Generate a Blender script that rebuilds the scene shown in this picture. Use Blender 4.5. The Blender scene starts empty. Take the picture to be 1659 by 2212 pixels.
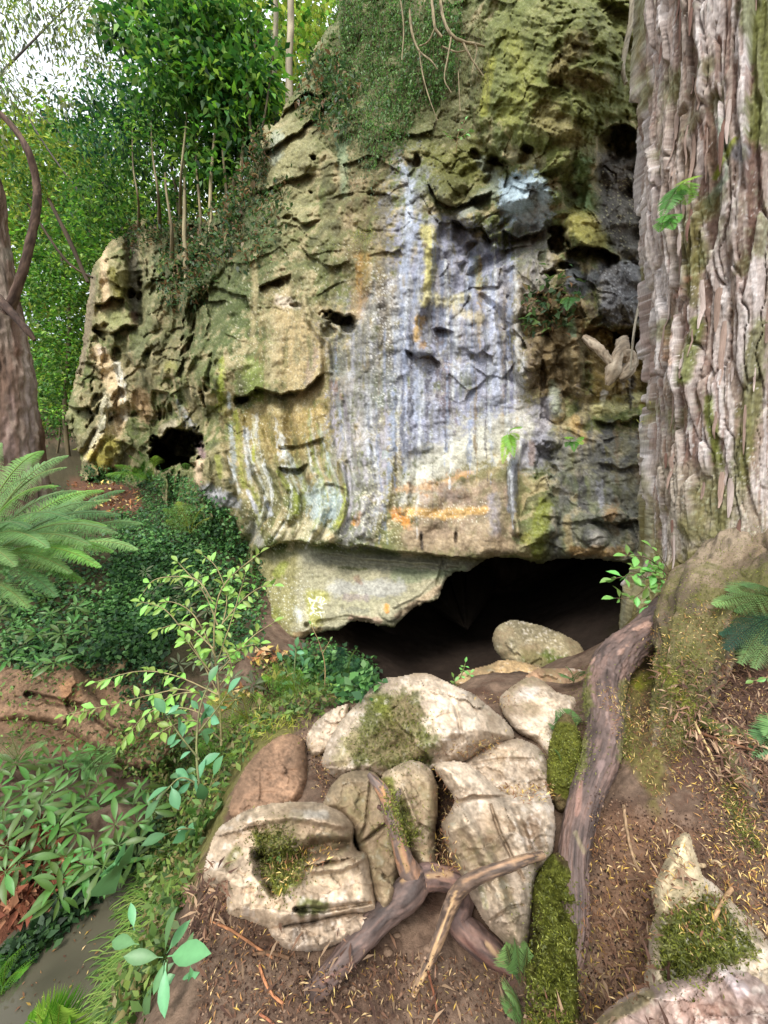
import bpy, math, random
import numpy as np
from mathutils import Vector, Matrix, Quaternion

SC = bpy.context.scene
COL = SC.collection
random.seed(11)
RNG = np.random.RandomState(11)

# ------------------------------------------------------------------ camera, sky, sun, exposure
PITCH = math.radians(7.03)
EYE = np.array([0.0, 0.0, 1.6])
FPX, CU, CV = 860.0, 829.5, 1106.0
cam_data = bpy.data.cameras.new('camera')
cam = bpy.data.objects.new('camera', cam_data)
COL.objects.link(cam)
cam.location = EYE
cam.rotation_euler = (math.radians(90) - PITCH, 0, 0)
cam_data.sensor_fit = 'VERTICAL'
cam_data.sensor_height = 36.0
cam_data.lens = 36.0 * FPX / 2212.0
cam_data.clip_start = 0.05
cam_data.clip_end = 500
SC.camera = cam

SUN_EL, SUN_AZ = math.radians(52), math.radians(205)      # azimuth from +Y, clockwise
world = bpy.data.worlds.new('World')
SC.world = world
world.use_nodes = True
wn = world.node_tree
sky = wn.nodes.new('ShaderNodeTexSky')
sky.sky_type = 'NISHITA'
sky.sun_disc = False
sky.sun_elevation = SUN_EL
sky.sun_rotation = SUN_AZ
sky.dust_density = 3.0
bg = wn.nodes['Background']
# bright thin overcast over the blue, a little brighter overhead as overcast skies are
_tc = wn.nodes.new('ShaderNodeTexCoord'); _sx = wn.nodes.new('ShaderNodeSeparateXYZ'); wn.links.new(_tc.outputs['Generated'], _sx.inputs[0])
_ns = wn.nodes.new('ShaderNodeTexNoise'); _ns.inputs['Scale'].default_value = 2.5; _ns.inputs['Detail'].default_value = 5; wn.links.new(_tc.outputs['Generated'], _ns.inputs['Vector'])
_gr = wn.nodes.new('ShaderNodeMapRange'); _gr.inputs['From Min'].default_value = 0; _gr.inputs['From Max'].default_value = 1; _gr.inputs['To Min'].default_value = 3.0; _gr.inputs['To Max'].default_value = 9.0
wn.links.new(_sx.outputs['Z'], _gr.inputs['Value'])
_cl = wn.nodes.new('ShaderNodeVectorMath'); _cl.operation = 'SCALE'; _cl.inputs[0].default_value = (.93, .97, 1.0); wn.links.new(_gr.outputs['Result'], _cl.inputs['Scale'])
_mr = wn.nodes.new('ShaderNodeMapRange'); _mr.inputs['From Min'].default_value = .35; _mr.inputs['From Max'].default_value = .65; _mr.inputs['To Min'].default_value = .7; _mr.inputs['To Max'].default_value = .95
wn.links.new(_ns.outputs['Fac'], _mr.inputs['Value'])
_mx = wn.nodes.new('ShaderNodeMix'); _mx.data_type = 'RGBA'; wn.links.new(_mr.outputs['Result'], _mx.inputs['Factor'])
wn.links.new(sky.outputs[0], _mx.inputs['A']); wn.links.new(_cl.outputs[0], _mx.inputs['B'])
wn.links.new(_mx.outputs['Result'], bg.inputs['Color'])
bg.inputs['Strength'].default_value = 0.15
sun_data = bpy.data.lights.new('sun', 'SUN')
sun_data.energy = 1.7
sun_data.angle = math.radians(18)
sun_data.color = (1.0, 0.96, 0.9)
sun = bpy.data.objects.new('sun', sun_data)
COL.objects.link(sun)
sdir = Vector((math.sin(SUN_AZ) * math.cos(SUN_EL), math.cos(SUN_AZ) * math.cos(SUN_EL), math.sin(SUN_EL)))
sun.rotation_euler = sdir.to_track_quat('Z', 'Y').to_euler()
SC.view_settings.view_transform = 'Standard'
SC.view_settings.look = 'None'
SC.view_settings.gamma = 1
SC.view_settings.use_curve_mapping = False
SC.view_settings.exposure = 0.98
SC.render.engine = 'CYCLES'
SC.cycles.use_denoising = True
SC.cycles.max_bounces = 6
SC.cycles.diffuse_bounces = 4
SC.cycles.transparent_max_bounces = 4

# ------------------------------------------------------------------ helpers
cp, sp = math.cos(PITCH), math.sin(PITCH)

def P(u, v, d):
    """world point at forward distance d on the sight line through (u, v) of the survey sheet"""
    u, v, d = np.broadcast_arrays(np.asarray(u, float), np.asarray(v, float), np.asarray(d, float))
    a = (u - CU) / FPX
    b = -(v - CV) / FPX
    return np.stack([a * d, d * (cp + b * sp), EYE[2] + d * (b * cp - sp)], -1)

def proj(w):
    w = np.asarray(w, float) - EYE
    d = w[..., 1] * cp - w[..., 2] * sp
    up = w[..., 1] * sp + w[..., 2] * cp
    d = np.maximum(d, 1e-3)
    return CU + FPX * w[..., 0] / d, CV - FPX * up / d, d

def dz(v, z):
    """forward distance at which the sight line at height v of the sheet meets level z"""
    return (EYE[2] - z) / (cp * (v - CV) / FPX + sp)

def PZ(u, v, z):
    return P(u, v, dz(v, z))

TAB = np.random.RandomState(5).rand(65536) * 2 - 1

def vn(x, y, z):
    xi, yi, zi = np.floor(x).astype(np.int64), np.floor(y).astype(np.int64), np.floor(z).astype(np.int64)
    xf, yf, zf = x - xi, y - yi, z - zi
    xf = xf * xf * xf * (xf * (xf * 6 - 15) + 10); yf = yf * yf * yf * (yf * (yf * 6 - 15) + 10); zf = zf * zf * (3 - 2 * zf)
    A0, A1 = xi * 73856093, (xi + 1) * 73856093
    B0, B1 = yi * 19349663, (yi + 1) * 19349663
    C0, C1 = zi * 83492791, (zi + 1) * 83492791
    def h(a, b, c):
        k = a ^ b ^ c
        return TAB[(k ^ (k >> 15)) & 65535]
    x00 = h(A0, B0, C0) * (1 - xf) + h(A1, B0, C0) * xf
    x10 = h(A0, B1, C0) * (1 - xf) + h(A1, B1, C0) * xf
    x01 = h(A0, B0, C1) * (1 - xf) + h(A1, B0, C1) * xf
    x11 = h(A0, B1, C1) * (1 - xf) + h(A1, B1, C1) * xf
    return (x00 * (1 - yf) + x10 * yf) * (1 - zf) + (x01 * (1 - yf) + x11 * yf) * zf

def fbm(p, f=1.0, octv=4, seed=0.0, gain=0.5, st=(1, 1, 1), ridged=False):
    out = 0; a = 1.0; tot = 0
    for i in range(octv):
        n = vn(p[..., 0] * f * st[0] + seed * 7.3 + i * 13.7, p[..., 1] * f * st[1] + seed * 3.1 + i * 5.3, p[..., 2] * f * st[2] + seed * 1.7 + i * 9.1)
        if ridged:
            n = 1 - 2 * np.abs(n)
        out = out + a * n; tot += a; a *= gain; f *= 2.03
    return out / tot * 1.6

def n2(u, v, fu, fv, octv=3, seed=0.0):
    p = np.stack([u * fu, v * fv, np.zeros_like(u) + seed * 1.37], -1)
    return fbm(p, 1.0, octv, seed)

def worley(x, y, seed=0):
    """F1, F2 and a random value of the nearest cell"""
    xi, yi = np.floor(x).astype(np.int64), np.floor(y).astype(np.int64)
    f1 = np.full(x.shape, 9.0); f2 = np.full(x.shape, 9.0); idv = np.zeros(x.shape)
    for dx in (-1, 0, 1):
        for dy in (-1, 0, 1):
            cx, cy = xi + dx, yi + dy
            k = (cx * 73856093) ^ (cy * 19349663) ^ (seed * 83492791)
            jx = TAB[(k ^ (k >> 13)) & 65535] * .5 + .5
            jy = TAB[(k * 3 + 77 ^ (k >> 11)) & 65535] * .5 + .5
            r = TAB[(k * 7 + 191 ^ (k >> 9)) & 65535]
            dd = np.hypot(cx + jx - x, cy + jy - y)
            new = dd < f1
            f2 = np.where(new, f1, np.minimum(f2, dd))
            idv = np.where(new, r, idv)
            f1 = np.where(new, dd, f1)
    return f1, f2, idv

def facets(x, y, seed=0):
    """tilted plates that break at their edges, in the range of about -1 to 1"""
    xi, yi = np.floor(x).astype(np.int64), np.floor(y).astype(np.int64)
    f1 = np.full(x.shape, 9.0); out = np.zeros(x.shape)
    for dx in (-1, 0, 1):
        for dy in (-1, 0, 1):
            cx, cy = xi + dx, yi + dy
            k = (cx * 73856093) ^ (cy * 19349663) ^ (seed * 83492791)
            jx = TAB[(k ^ (k >> 13)) & 65535] * .5 + .5; jy = TAB[(k * 3 + 77 ^ (k >> 11)) & 65535] * .5 + .5
            a = TAB[(k * 7 + 191 ^ (k >> 9)) & 65535]; b = TAB[(k * 11 + 19 ^ (k >> 7)) & 65535]; c = TAB[(k * 13 + 7 ^ (k >> 10)) & 65535]
            ox, oy = x - cx - jx, y - cy - jy
            dd = np.hypot(ox, oy); new = dd < f1
            out = np.where(new, a * ox * 1.1 + b * oy * 1.1 + c * .35, out)
            f1 = np.where(new, dd, f1)
    return out

def ss(a, b, x):
    t = np.clip((x - a) / (b - a), 0, 1)
    return t * t * (3 - 2 * t)

def lin(c):
    c = np.asarray(c, float) / 255.0
    return np.where(c <= 0.04045, c / 12.92, ((c + 0.055) / 1.055) ** 2.4)

def tag(o, label=None, cat=None, group=None, kind=None):
    if label: o['label'] = label
    if cat: o['category'] = cat
    if group: o['group'] = group
    if kind: o['kind'] = kind
    return o

def mesh_data(name, verts, faces, col=None, smooth=True, mat=None):
    verts = np.asarray(verts, np.float32).reshape(-1, 3)
    faces = np.asarray(faces, np.int32)
    me = bpy.data.meshes.new(name)
    nf, k = faces.shape
    me.vertices.add(len(verts)); me.vertices.foreach_set('co', verts.ravel())
    me.loops.add(nf * k); me.loops.foreach_set('vertex_index', faces.ravel())
    me.polygons.add(nf)
    me.polygons.foreach_set('loop_start', np.arange(0, nf * k, k, dtype=np.int32))
    me.polygons.foreach_set('loop_total', np.full(nf, k, dtype=np.int32))
    me.update(calc_edges=True)
    if smooth:
        me.polygons.foreach_set('use_smooth', np.ones(nf, dtype=bool))
    if col is not None:
        a = me.color_attributes.new('Col', 'FLOAT_COLOR', 'POINT')
        c = np.ones((len(verts), 4), np.float32)
        c[:, :3] = np.clip(col, 0, 1)
        a.data.foreach_set('color', c.ravel())
    if mat: me.materials.append(mat)
    me.validate(verbose=False)
    return me

def link(name, me, parent=None, loc=None):
    o = bpy.data.objects.new(name, me)
    COL.objects.link(o)
    if parent: o.parent = parent
    if loc is not None: o.location = loc
    return o

def obj(name, verts, faces, col=None, mat=None, parent=None, smooth=True):
    """mesh object given in world coordinates; a parent is always an unrotated empty or a mesh at a location"""
    verts = np.asarray(verts, float).reshape(-1, 3)
    if parent is not None:
        pl = parent_loc(parent)
        verts = verts - pl
        return link(name, mesh_data(name, verts, faces, col, smooth, mat), parent)
    c = verts.mean(0)
    return link(name, mesh_data(name, verts - c, faces, col, smooth, mat), None, c)

def parent_loc(o):
    l = np.zeros(3)
    while o is not None:
        l = l + np.array(o.location)
        o = o.parent
    return l

def empty(name, loc, label, cat, group=None):
    o = bpy.data.objects.new(name, None)
    o.empty_display_size = .1
    COL.objects.link(o)
    o.location = loc
    return tag(o, label, cat, group)

def grid_faces(nr, nc, keep=None, wrap=False):
    idx = np.arange(nr * nc).reshape(nr, nc)
    if wrap:
        idx = np.concatenate([idx, idx[:, :1]], 1)
    f = np.stack([idx[:-1, :-1], idx[1:, :-1], idx[1:, 1:], idx[:-1, 1:]], -1).reshape(-1, 4)
    if keep is not None:
        f = f[keep.ravel()[f].all(1)]
    return f

def compress(verts, faces, *extra):
    used = np.zeros(len(verts), bool); used[faces.ravel()] = True
    m = np.cumsum(used) - 1
    return (verts[used], m[faces]) + tuple(e[used] for e in extra)

def boundary_edges(faces):
    e = np.concatenate([faces[:, [i, (i + 1) % faces.shape[1]]] for i in range(faces.shape[1])])
    key = np.sort(e, 1)
    k = key[:, 0].astype(np.int64) * (faces.max() + 1) + key[:, 1]
    uq, first, cnt = np.unique(k, return_index=True, return_counts=True)
    return e[first[cnt == 1]]

def catmull(pts, per=6, closed=True):
    p = np.asarray(pts, float)
    n = len(p); out = []
    rng = range(n) if closed else range(n - 1)
    for i in rng:
        if closed:
            a, b, c, d = p[(i - 1) % n], p[i], p[(i + 1) % n], p[(i + 2) % n]
        else:
            a, b, c, d = p[max(i - 1, 0)], p[i], p[i + 1], p[min(i + 2, n - 1)]
        for k in range(per):
            t = k / per
            out.append(.5 * ((2 * b) + (-a + c) * t + (2 * a - 5 * b + 4 * c - d) * t * t + (-a + 3 * b - 3 * c + d) * t ** 3))
    if not closed: out.append(p[-1])
    return np.array(out)

def sdf(u, v, poly):
    """signed distance, positive inside"""
    poly = np.asarray(poly, float)
    best = np.full(u.shape, 1e9); inside = np.zeros(u.shape, bool)
    for i in range(len(poly)):
        x0, y0 = poly[i]; x1, y1 = poly[(i + 1) % len(poly)]
        dx, dy = x1 - x0, y1 - y0
        t = np.clip(((u - x0) * dx + (v - y0) * dy) / (dx * dx + dy * dy + 1e-9), 0, 1)
        best = np.minimum(best, (u - x0 - t * dx) ** 2 + (v - y0 - t * dy) ** 2)
        if y0 != y1:
            inside ^= ((y0 > v) != (y1 > v)) & (u < (x1 - x0) * (v - y0) / (y1 - y0) + x0)
    return np.where(inside, 1, -1) * np.sqrt(best)

def mq(pts, q, c=0.3):
    """smooth surface through scattered values: pts (n,3) = x, y, value"""
    pts = np.asarray(pts, float)
    n = len(pts)
    def phi(r2): return np.sqrt(r2 + c * c)
    A = np.ones((n + 1, n + 1)); A[n, n] = 0
    A[:n, :n] = phi((pts[:, None, 0] - pts[None, :, 0]) ** 2 + (pts[:, None, 1] - pts[None, :, 1]) ** 2) - np.eye(n) * .002
    w = np.linalg.solve(A, np.append(pts[:, 2], 0))
    x, y = q
    out = np.full(x.shape, w[n])
    for i in range(n):
        out = out + w[i] * phi((x - pts[i, 0]) ** 2 + (y - pts[i, 1]) ** 2)
    return out

class Paint:
    """colour and moss of a surface, laid on in patches whose rims are broken by noise"""
    def __init__(s, u, v, w, base, scale=1.0):
        s.u, s.v = u.ravel(), v.ravel()
        w = w.reshape(-1, 3)
        s.k = scale
        s.na = fbm(w, 3.0, 4, 3.3); s.nb = fbm(w, 14.0, 3, 8.1)
        s.nc = fbm(w, 45.0, 2, 5.9)
        s.nv = fbm(w, 16.0, 3, 2.2, st=(1, 1, .12))
        s.c = np.zeros((len(s.u), 3)) + lin(base)
        s.moss = np.zeros(len(s.u))
    def mixnoise(s, c2, n, lo, hi, op=1.0):
        a = ss(lo, hi, n)[:, None] * op
        s.c = s.c * (1 - a) + lin(c2) * a
    def lay(s, idx, m, c, op, soft, na, streak, moss, jit):
        nn = s.na[idx] * .5 + s.nb[idx] * .7 + s.nc[idx] * .35
        m = m + nn * na
        a = op * ss(1, 1 - soft, m)
        if streak: a = a * np.clip(.62 + streak * s.nv[idx] * 1.2, 0, 1)
        j = 1 + jit * (s.nb[idx] * .6 + s.nc[idx] * .6)
        s.c[idx] = s.c[idx] * (1 - a[:, None]) + (lin(c) * a[:, None]) * np.clip(j, .2, 2)[:, None]
        if moss: s.moss[idx] = np.maximum(s.moss[idx] * (1 - a * .3), a * moss)
        elif op > .6: s.moss[idx] *= (1 - a)
        return a
    def stroke(s, pts, c, op=.8, soft=.6, na=.4, streak=0, moss=0, jit=.25):
        pts = [tuple(p) for p in pts]
        if len(pts) == 1: pts = pts * 2
        pa = np.array(pts, float)
        R = pa[:, 2].max() * 2.0
        sel = np.where((s.u > pa[:, 0].min() - R) & (s.u < pa[:, 0].max() + R) & (s.v > pa[:, 1].min() - R) & (s.v < pa[:, 1].max() + R))[0]
        if len(sel) == 0: return
        u, v = s.u[sel], s.v[sel]
        m = np.full(len(sel), 9.0)
        for (x0, y0, r0), (x1, y1, r1) in zip(pa[:-1], pa[1:]):
            dx, dy = x1 - x0, y1 - y0
            t = np.clip(((u - x0) * dx + (v - y0) * dy) / (dx * dx + dy * dy + 1e-9), 0, 1)
            m = np.minimum(m, np.hypot(u - x0 - t * dx, v - y0 - t * dy) / (r0 + t * (r1 - r0)))
        s.lay(sel, m, c, op, soft, na, streak, moss, jit)
    def poly(s, pts, c, op=.8, edge=20, soft=1.0, na=.5, streak=0, moss=0, jit=.25):
        pa = np.array(pts, float)
        sel = np.where((s.u > pa[:, 0].min() - edge) & (s.u < pa[:, 0].max() + edge) & (s.v > pa[:, 1].min() - edge) & (s.v < pa[:, 1].max() + edge))[0]
        if len(sel) == 0: return
        d = sdf(s.u[sel], s.v[sel], pa)
        s.lay(sel, 1 - (d / edge + .5), c, op, soft, na, streak, moss, jit)
    def speck(s, pts, c, dens=.5, size=3.2, op=.85, seed=1, edge=30):
        """small round crusts of lichen or flecks, scattered inside an outline"""
        pa = np.array(pts, float)
        sel = np.where((s.u > pa[:, 0].min()) & (s.u < pa[:, 0].max()) & (s.v > pa[:, 1].min()) & (s.v < pa[:, 1].max()))[0]
        if len(sel) == 0: return
        d = sdf(s.u[sel], s.v[sel], pa)
        f1, f2, r = worley(s.u[sel] / (size * 2.2) + s.nb[sel] * .25, s.v[sel] / (size * 2.2), seed)
        cover = np.clip(d / edge + .3 + s.na[sel] * .9, 0, 1) * dens; op = op * .72
        rad = .14 + .30 * ((r * 7.3) % 1.0) ** 1.5
        a = op * ss(rad, rad * .45, f1 + .1 * s.nc[sel]) * (r * .5 + .5 < cover)
        s.c[sel] = s.c[sel] * (1 - a[:, None]) + lin(c) * a[:, None]

# ------------------------------------------------------------------ materials
def make_mat(name, rough=.9, attr=True, color=(.3, .3, .3), bumps=((60, .3, .01),), var=.25, varscale=25, spec=.3, trans=0.0, objvar=0.0, coat=0.0, wet=0.0, stretch=None):
    m = bpy.data.materials.new(name)
    m.use_nodes = True
    nt = m.node_tree; N = nt.nodes; L = nt.links
    b = N['Principled BSDF']
    tc = N.new('ShaderNodeTexCoord')
    src = tc.outputs['Object']
    if stretch:
        mp = N.new('ShaderNodeMapping'); mp.inputs['Scale'].default_value = stretch
        L.new(src, mp.inputs['Vector']); src = mp.outputs['Vector']
    if attr:
        a = N.new('ShaderNodeAttribute'); a.attribute_name = 'Col'; c = a.outputs['Color']
    else:
        r = N.new('ShaderNodeRGB'); r.outputs[0].default_value = (*color, 1); c = r.outputs[0]
    if var:
        n = N.new('ShaderNodeTexNoise'); n.inputs['Scale'].default_value = varscale; n.inputs['Detail'].default_value = 6; n.inputs['Roughness'].default_value = .7
        L.new(src, n.inputs['Vector'])
        mr = N.new('ShaderNodeMapRange'); mr.inputs['From Min'].default_value = .25; mr.inputs['From Max'].default_value = .75
        mr.inputs['To Min'].default_value = 1 - var; mr.inputs['To Max'].default_value = 1 + var
        L.new(n.outputs['Fac'], mr.inputs['Value'])
        mx = N.new('ShaderNodeMix'); mx.data_type = 'RGBA'; mx.blend_type = 'MULTIPLY'; mx.inputs['Factor'].default_value = 1
        L.new(c, mx.inputs['A']); L.new(mr.outputs['Result'], mx.inputs['B']); c = mx.outputs['Result']
    if objvar:
        oi = N.new('ShaderNodeObjectInfo')
        hs = N.new('ShaderNodeHueSaturation')
        m1 = N.new('ShaderNodeMapRange'); m1.inputs['To Min'].default_value = 1 - objvar; m1.inputs['To Max'].default_value = 1 + objvar
        m2 = N.new('ShaderNodeMapRange'); m2.inputs['To Min'].default_value = .5 - .035; m2.inputs['To Max'].default_value = .5 + .03
        L.new(oi.outputs['Random'], m1.inputs['Value']); L.new(oi.outputs['Random'], m2.inputs['Value'])
        L.new(m1.outputs['Result'], hs.inputs['Value']); L.new(m2.outputs['Result'], hs.inputs['Hue'])
        L.new(c, hs.inputs['Color']); c = hs.outputs['Color']
    L.new(c, b.inputs['Base Color'])
    b.inputs['Roughness'].default_value = rough
    b.inputs['Specular IOR Level'].default_value = spec
    if coat:
        b.inputs['Coat Weight'].default_value = coat; b.inputs['Coat Roughness'].default_value = .3
    prev = None
    for sc_, st_, dist in bumps:
        n = N.new('ShaderNodeTexNoise'); n.inputs['Scale'].default_value = sc_; n.inputs['Detail'].default_value = 5; n.inputs['Roughness'].default_value = .65
        L.new(src, n.inputs['Vector'])
        bp = N.new('ShaderNodeBump'); bp.inputs['Strength'].default_value = st_; bp.inputs['Distance'].default_value = dist
        L.new(n.outputs['Fac'], bp.inputs['Height'])
        if prev: L.new(prev.outputs['Normal'], bp.inputs['Normal'])
        prev = bp
    if prev: L.new(prev.outputs['Normal'], b.inputs['Normal'])
    if trans:
        t = N.new('ShaderNodeBsdfTranslucent'); ms = N.new('ShaderNodeMixShader'); ms.inputs[0].default_value = trans
        L.new(c, t.inputs['Color'])
        L.new(b.outputs[0], ms.inputs[1]); L.new(t.outputs[0], ms.inputs[2])
        L.new(ms.outputs[0], N['Material Output'].inputs['Surface'])
    return m

M_CLIFF = make_mat('weathered_limestone', .85, bumps=((22, .45, .016), (80, .5, .006)), var=.36, varscale=24)
M_CAVE = make_mat('shade_dark_cave_rock', .95, bumps=((12, .5, .02),), var=.3, varscale=4, spec=.1)  # for the walls whose dark colour carries the cave's shade
M_ROCK = make_mat('worn_boulder_stone', .8, bumps=((30, .55, .008), (130, .6, .003)), var=.28, varscale=38)
M_GROUND = make_mat('damp_earth', .93, bumps=((45, .6, .01), (180, .6, .004)), var=.35, varscale=55, spec=.2)
M_BARK = make_mat('fibrous_bark', .9, bumps=((14, .6, .012), (60, .6, .004)), var=.32, varscale=16, stretch=(6, 6, .8))
M_ROOT = make_mat('worn_root_wood', .62, bumps=((40, .5, .006), (130, .5, .003)), var=.28, varscale=30, spec=.4)
M_LEAF = make_mat('foliage_leaf', .5, bumps=(), var=.0, trans=.4, spec=.45)
M_LEAFO = make_mat('plant_leaf', .42, bumps=(), var=.12, varscale=30, trans=.28, spec=.5, objvar=.4)
M_LITTER = make_mat('dry_litter', .85, bumps=(), var=.0, trans=.1)
M_TWIG = make_mat('twig_bark', .85, bumps=((60, .5, .003),), var=.25, varscale=40)
M_MOSS = make_mat('cushion_moss', .95, bumps=((90, .9, .012), (260, .8, .005)), var=.5, varscale=90, spec=.1)
# ------------------------------------------------------------------ the cliff
us = np.concatenate([np.arange(120, 1446, 2.15), np.arange(1460, 2100, 20)])
vs = np.concatenate([np.arange(-520, -12, 18), np.arange(-10, 1400, 2.15)])
U, V = np.meshgrid(us, vs)

CLIFF_D = [  # u, v, distance
 (1430,1215,4.6),(1250,1205,4.7),(1110,1205,4.8),(950,1195,5.0),(760,1180,5.3),(640,1165,5.7),(545,1185,6.3),(520,1125,6.3),
 (440,1040,6.6),(440,1000,6.8),(450,940,7.5),(1250,1060,4.95),(1000,1050,5.2),(870,1000,5.5),(760,1000,5.9),(650,1000,6.3),(560,1000,6.6),(520,920,7.1),
 (1400,850,5.2),(1250,850,5.35),(1000,800,5.8),(850,800,6.0),(700,800,6.4),(550,800,6.8),(450,800,7.4),(390,830,8.2),
 (1350,600,5.4),(1200,550,5.4),(1000,550,6.0),(800,550,6.3),(650,550,6.9),(550,550,7.4),(480,600,8.0),(410,650,8.8),(430,480,9.0),
 (1350,300,5.2),(1200,250,5.1),(1050,250,6.0),(900,300,6.6),(750,300,7.1),(620,300,7.7),(560,320,8.1),(500,420,8.6),
 (1200,0,5.0),(1050,50,6.1),(900,0,7.0),(730,30,7.9),(700,150,7.8),(1200,-500,5.4),(900,-500,8.0),(700,-500,10),(1900,600,5.4),(1900,1200,4.4),(1900,0,5.2),(1900,-500,5.4),
 (185,800,10.6),(250,600,10.3),(300,750,10.0),(200,1000,10.2),(280,900,9.9),(230,520,10.8),(335,900,9.9),(370,720,9.4),(300,500,10.8),(390,520,9.6),(380,900,8.9),(420,900,8.2),
 (150,1200,10),(300,1100,9.3),(430,1150,7.2),(500,1300,6.4),(640,1400,5.7),(1000,1400,5.1),(1400,1400,4.7),(1900,1400,4.5)]
D = mq(CLIFF_D, (U, V), c=60)
W0 = P(U, V, D)

# broad form, flowing draperies of flowstone and broken beds
wu = U + 18 * n2(U, V, .012, .012, 3, 1); wv = V + 14 * n2(U, V, .012, .012, 3, 2)
D = D + .16 * fbm(W0, .7, 4, 1) + .055 * fbm(W0, 2.6, 4, 2, ridged=True)
flow = np.clip(ss(470, 560, U) * ss(1180, 1120, U) * ss(560 - 140 * ss(680, 780, U), 760 - 140 * ss(680, 780, U), V), 0, 1)
rough = 1 - .9 * flow
bx, by = wu / 62 + .25 * n2(U, V, .03, .03, 2, 9), wv / 48
f1, f2, rid = worley(bx, by, 4)
D = D + rough * (.042 * rid * ss(.02, .16, f2 - f1) + .012 * ss(.12, .0, f2 - f1) * (rid > -.2))
f1, f2, rid = worley(wu / 24, wv / 20, 5)
D = D + rough * .018 * rid * ss(.0, .14, f2 - f1)
shift = np.interp(V, [850, 930, 1000, 1050, 1090, 1130, 1180], [0, 4, 16, 38, 42, 25, -8])
fl = n2(U - shift * ss(820, 700, U), V * .004, .032, 1, 2, 3) * .75 + n2(U - shift * ss(820, 700, U), V, .075, .004, 2, 6) * .14
D = D - .25 * flow * fl * (.12 + .88 * ss(780, 950, V) * ss(800, 700, U)) - .09 * rough * facets(wu / 85, wv / 70, 63) - .07 * flow * n2(U - shift, V, .016, .0022, 2, 47)
D = D + .020 * fbm(W0, 7, 4, 4, gain=.58) * (1 - .6 * flow) + .005 * fbm(W0, 36, 3, 5, ridged=True) * (1 - .5 * flow)

# hollows eaten into the right half and the far buttress
_hm = np.clip(ss(930, 1010, U) * ss(1420, 1380, U) * ss(300, 360, V) * ss(900, 820, V), 0, 1)
_hn = fbm(W0, 1.3, 4, 91, st=(1, 1, 1.2)); D = D + .30 * _hm * ss(.15, .75, _hn) + .10 * _hm * facets(wu / 60, wv / 45, 61) - .1 * _hm * ss(.1, -.4, _hn)
_hm2 = ss(520, 440, U); D = D - .2 * _hm2 * facets(wu / 46, wv / 60, 62); D = D + .4 * _hm2 * ss(.42, .7, fbm(W0, 1.3, 4, 92)) - .22 * _hm2 * fbm(W0, 1.0, 3, 93, ridged=True)
_sk = V - (U - 300) * .25
D = D + .05 * ss(700, 560, V) * (1 - _hm) * np.abs(n2(U, _sk, .006, .022, 4, 94))

def ledge(pts, A, rb=40, ra=30, wob=5, taper=25, up=.35):
    """rock above the line stands out, rock below is undercut and comes forward again over rb"""
    global D
    pa = np.array(pts, float)
    lo, hi = pa[0, 0], pa[-1, 0]
    w = ss(lo - 2, lo + taper, U) * ss(hi + 2, hi - taper, U)
    s = V - np.interp(U, pa[:, 0], pa[:, 1]) + wob * n2(U, V, .05, .05, 3, lo * .01)
    sel = w * np.where(s > 0, ss(0, 4.5, s) * np.exp(-np.clip(s, 0, 999) / rb), -up * np.exp(np.clip(s, -999, 0) / ra))
    D = D + A * sel

def pit(cu, cv, ru, rv, A, rot=0.0, sharp=.6, wob=.4):
    global D
    c, s_ = math.cos(rot), math.sin(rot)
    x, y = U - cu, V - cv
    m = np.hypot((x * c + y * s_) / ru, (-x * s_ + y * c) / rv) + wob * n2(U, V, .06, .06, 3, cu * .1)
    D = D + A * ss(1.0, 1.0 - sharp, m)

def dome(cu, cv, ru, rv, A, rot=0.0, wob=.15):
    global D
    c, s_ = math.cos(rot), math.sin(rot)
    x, y = U - cu, V - cv
    m = np.hypot((x * c + y * s_) / ru, (-x * s_ + y * c) / rv) + wob * n2(U, V, .05, .05, 3, cu * .1)
    D = D - A * np.sqrt(np.clip(1 - m * m, 0, 1))

def rib(pts, A, wob=.1):
    """rounded rib (A>0) or groove (A<0) along a line of (u, v, half width)"""
    global D
    pa = np.array(pts, float); m = np.full(U.shape, 9.0)
    for (x0, y0, r0), (x1, y1, r1) in zip(pa[:-1], pa[1:]):
        dx, dy = x1 - x0, y1 - y0
        t = np.clip(((U - x0) * dx + (V - y0) * dy) / (dx * dx + dy * dy + 1e-9), 0, 1)
        m = np.minimum(m, np.hypot(U - x0 - t * dx, V - y0 - t * dy) / (r0 + t * (r1 - r0)))
    m = m + wob * n2(U, V, .08, .08, 2, A * 9)
    D = D - A * ss(1.15, .2, m)

# buttress far off: blocks, recess and its own little cave
rib([(285,505,26),(292,560,24),(292,640,26),(300,690,18)], -.75)
rib([(232,560,20),(245,600,26),(250,645,24)], .25); ledge([(204,655),(228,652),(242,640),(270,645)], .55, 22, 25, 3, 8, .5)
ledge([(200,712),(240,718),(270,704),(300,702)], .38, 25, 30, 3, 10, .5)
dome(203, 765, 22, 26, .25); ledge([(172,783),(200,785),(215,800),(232,812)], .3, 26, 20, 3, 8)
pit(252, 768, 14, 22, .4, .2); dome(300, 750, 26, 45, .22); ledge([(262,752),(290,792),(325,790)], .22, 25, 20)
dome(330, 735, 16, 14, .2); pit(318, 770, 12, 22, .3); dome(365, 795, 20, 26, .2); ledge([(328,842),(345,846),(366,848)], .5, 20, 20, 2, 6)
dome(372, 865, 20, 22, .2); pit(345, 905, 20, 22, .3); dome(355, 925, 14, 12, .2)
ledge([(138,872),(170,882),(192,880),(207,898)], .7, 30, 20, 3, 8)
rib([(228,870,14),(222,930,12),(190,990,10)], .28); rib([(208,930,8),(180,985,10)], -.3)
dome(235, 975, 34, 42, .32); rib([(395,880,9),(430,960,10),(428,1010,10)], .3)
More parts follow.
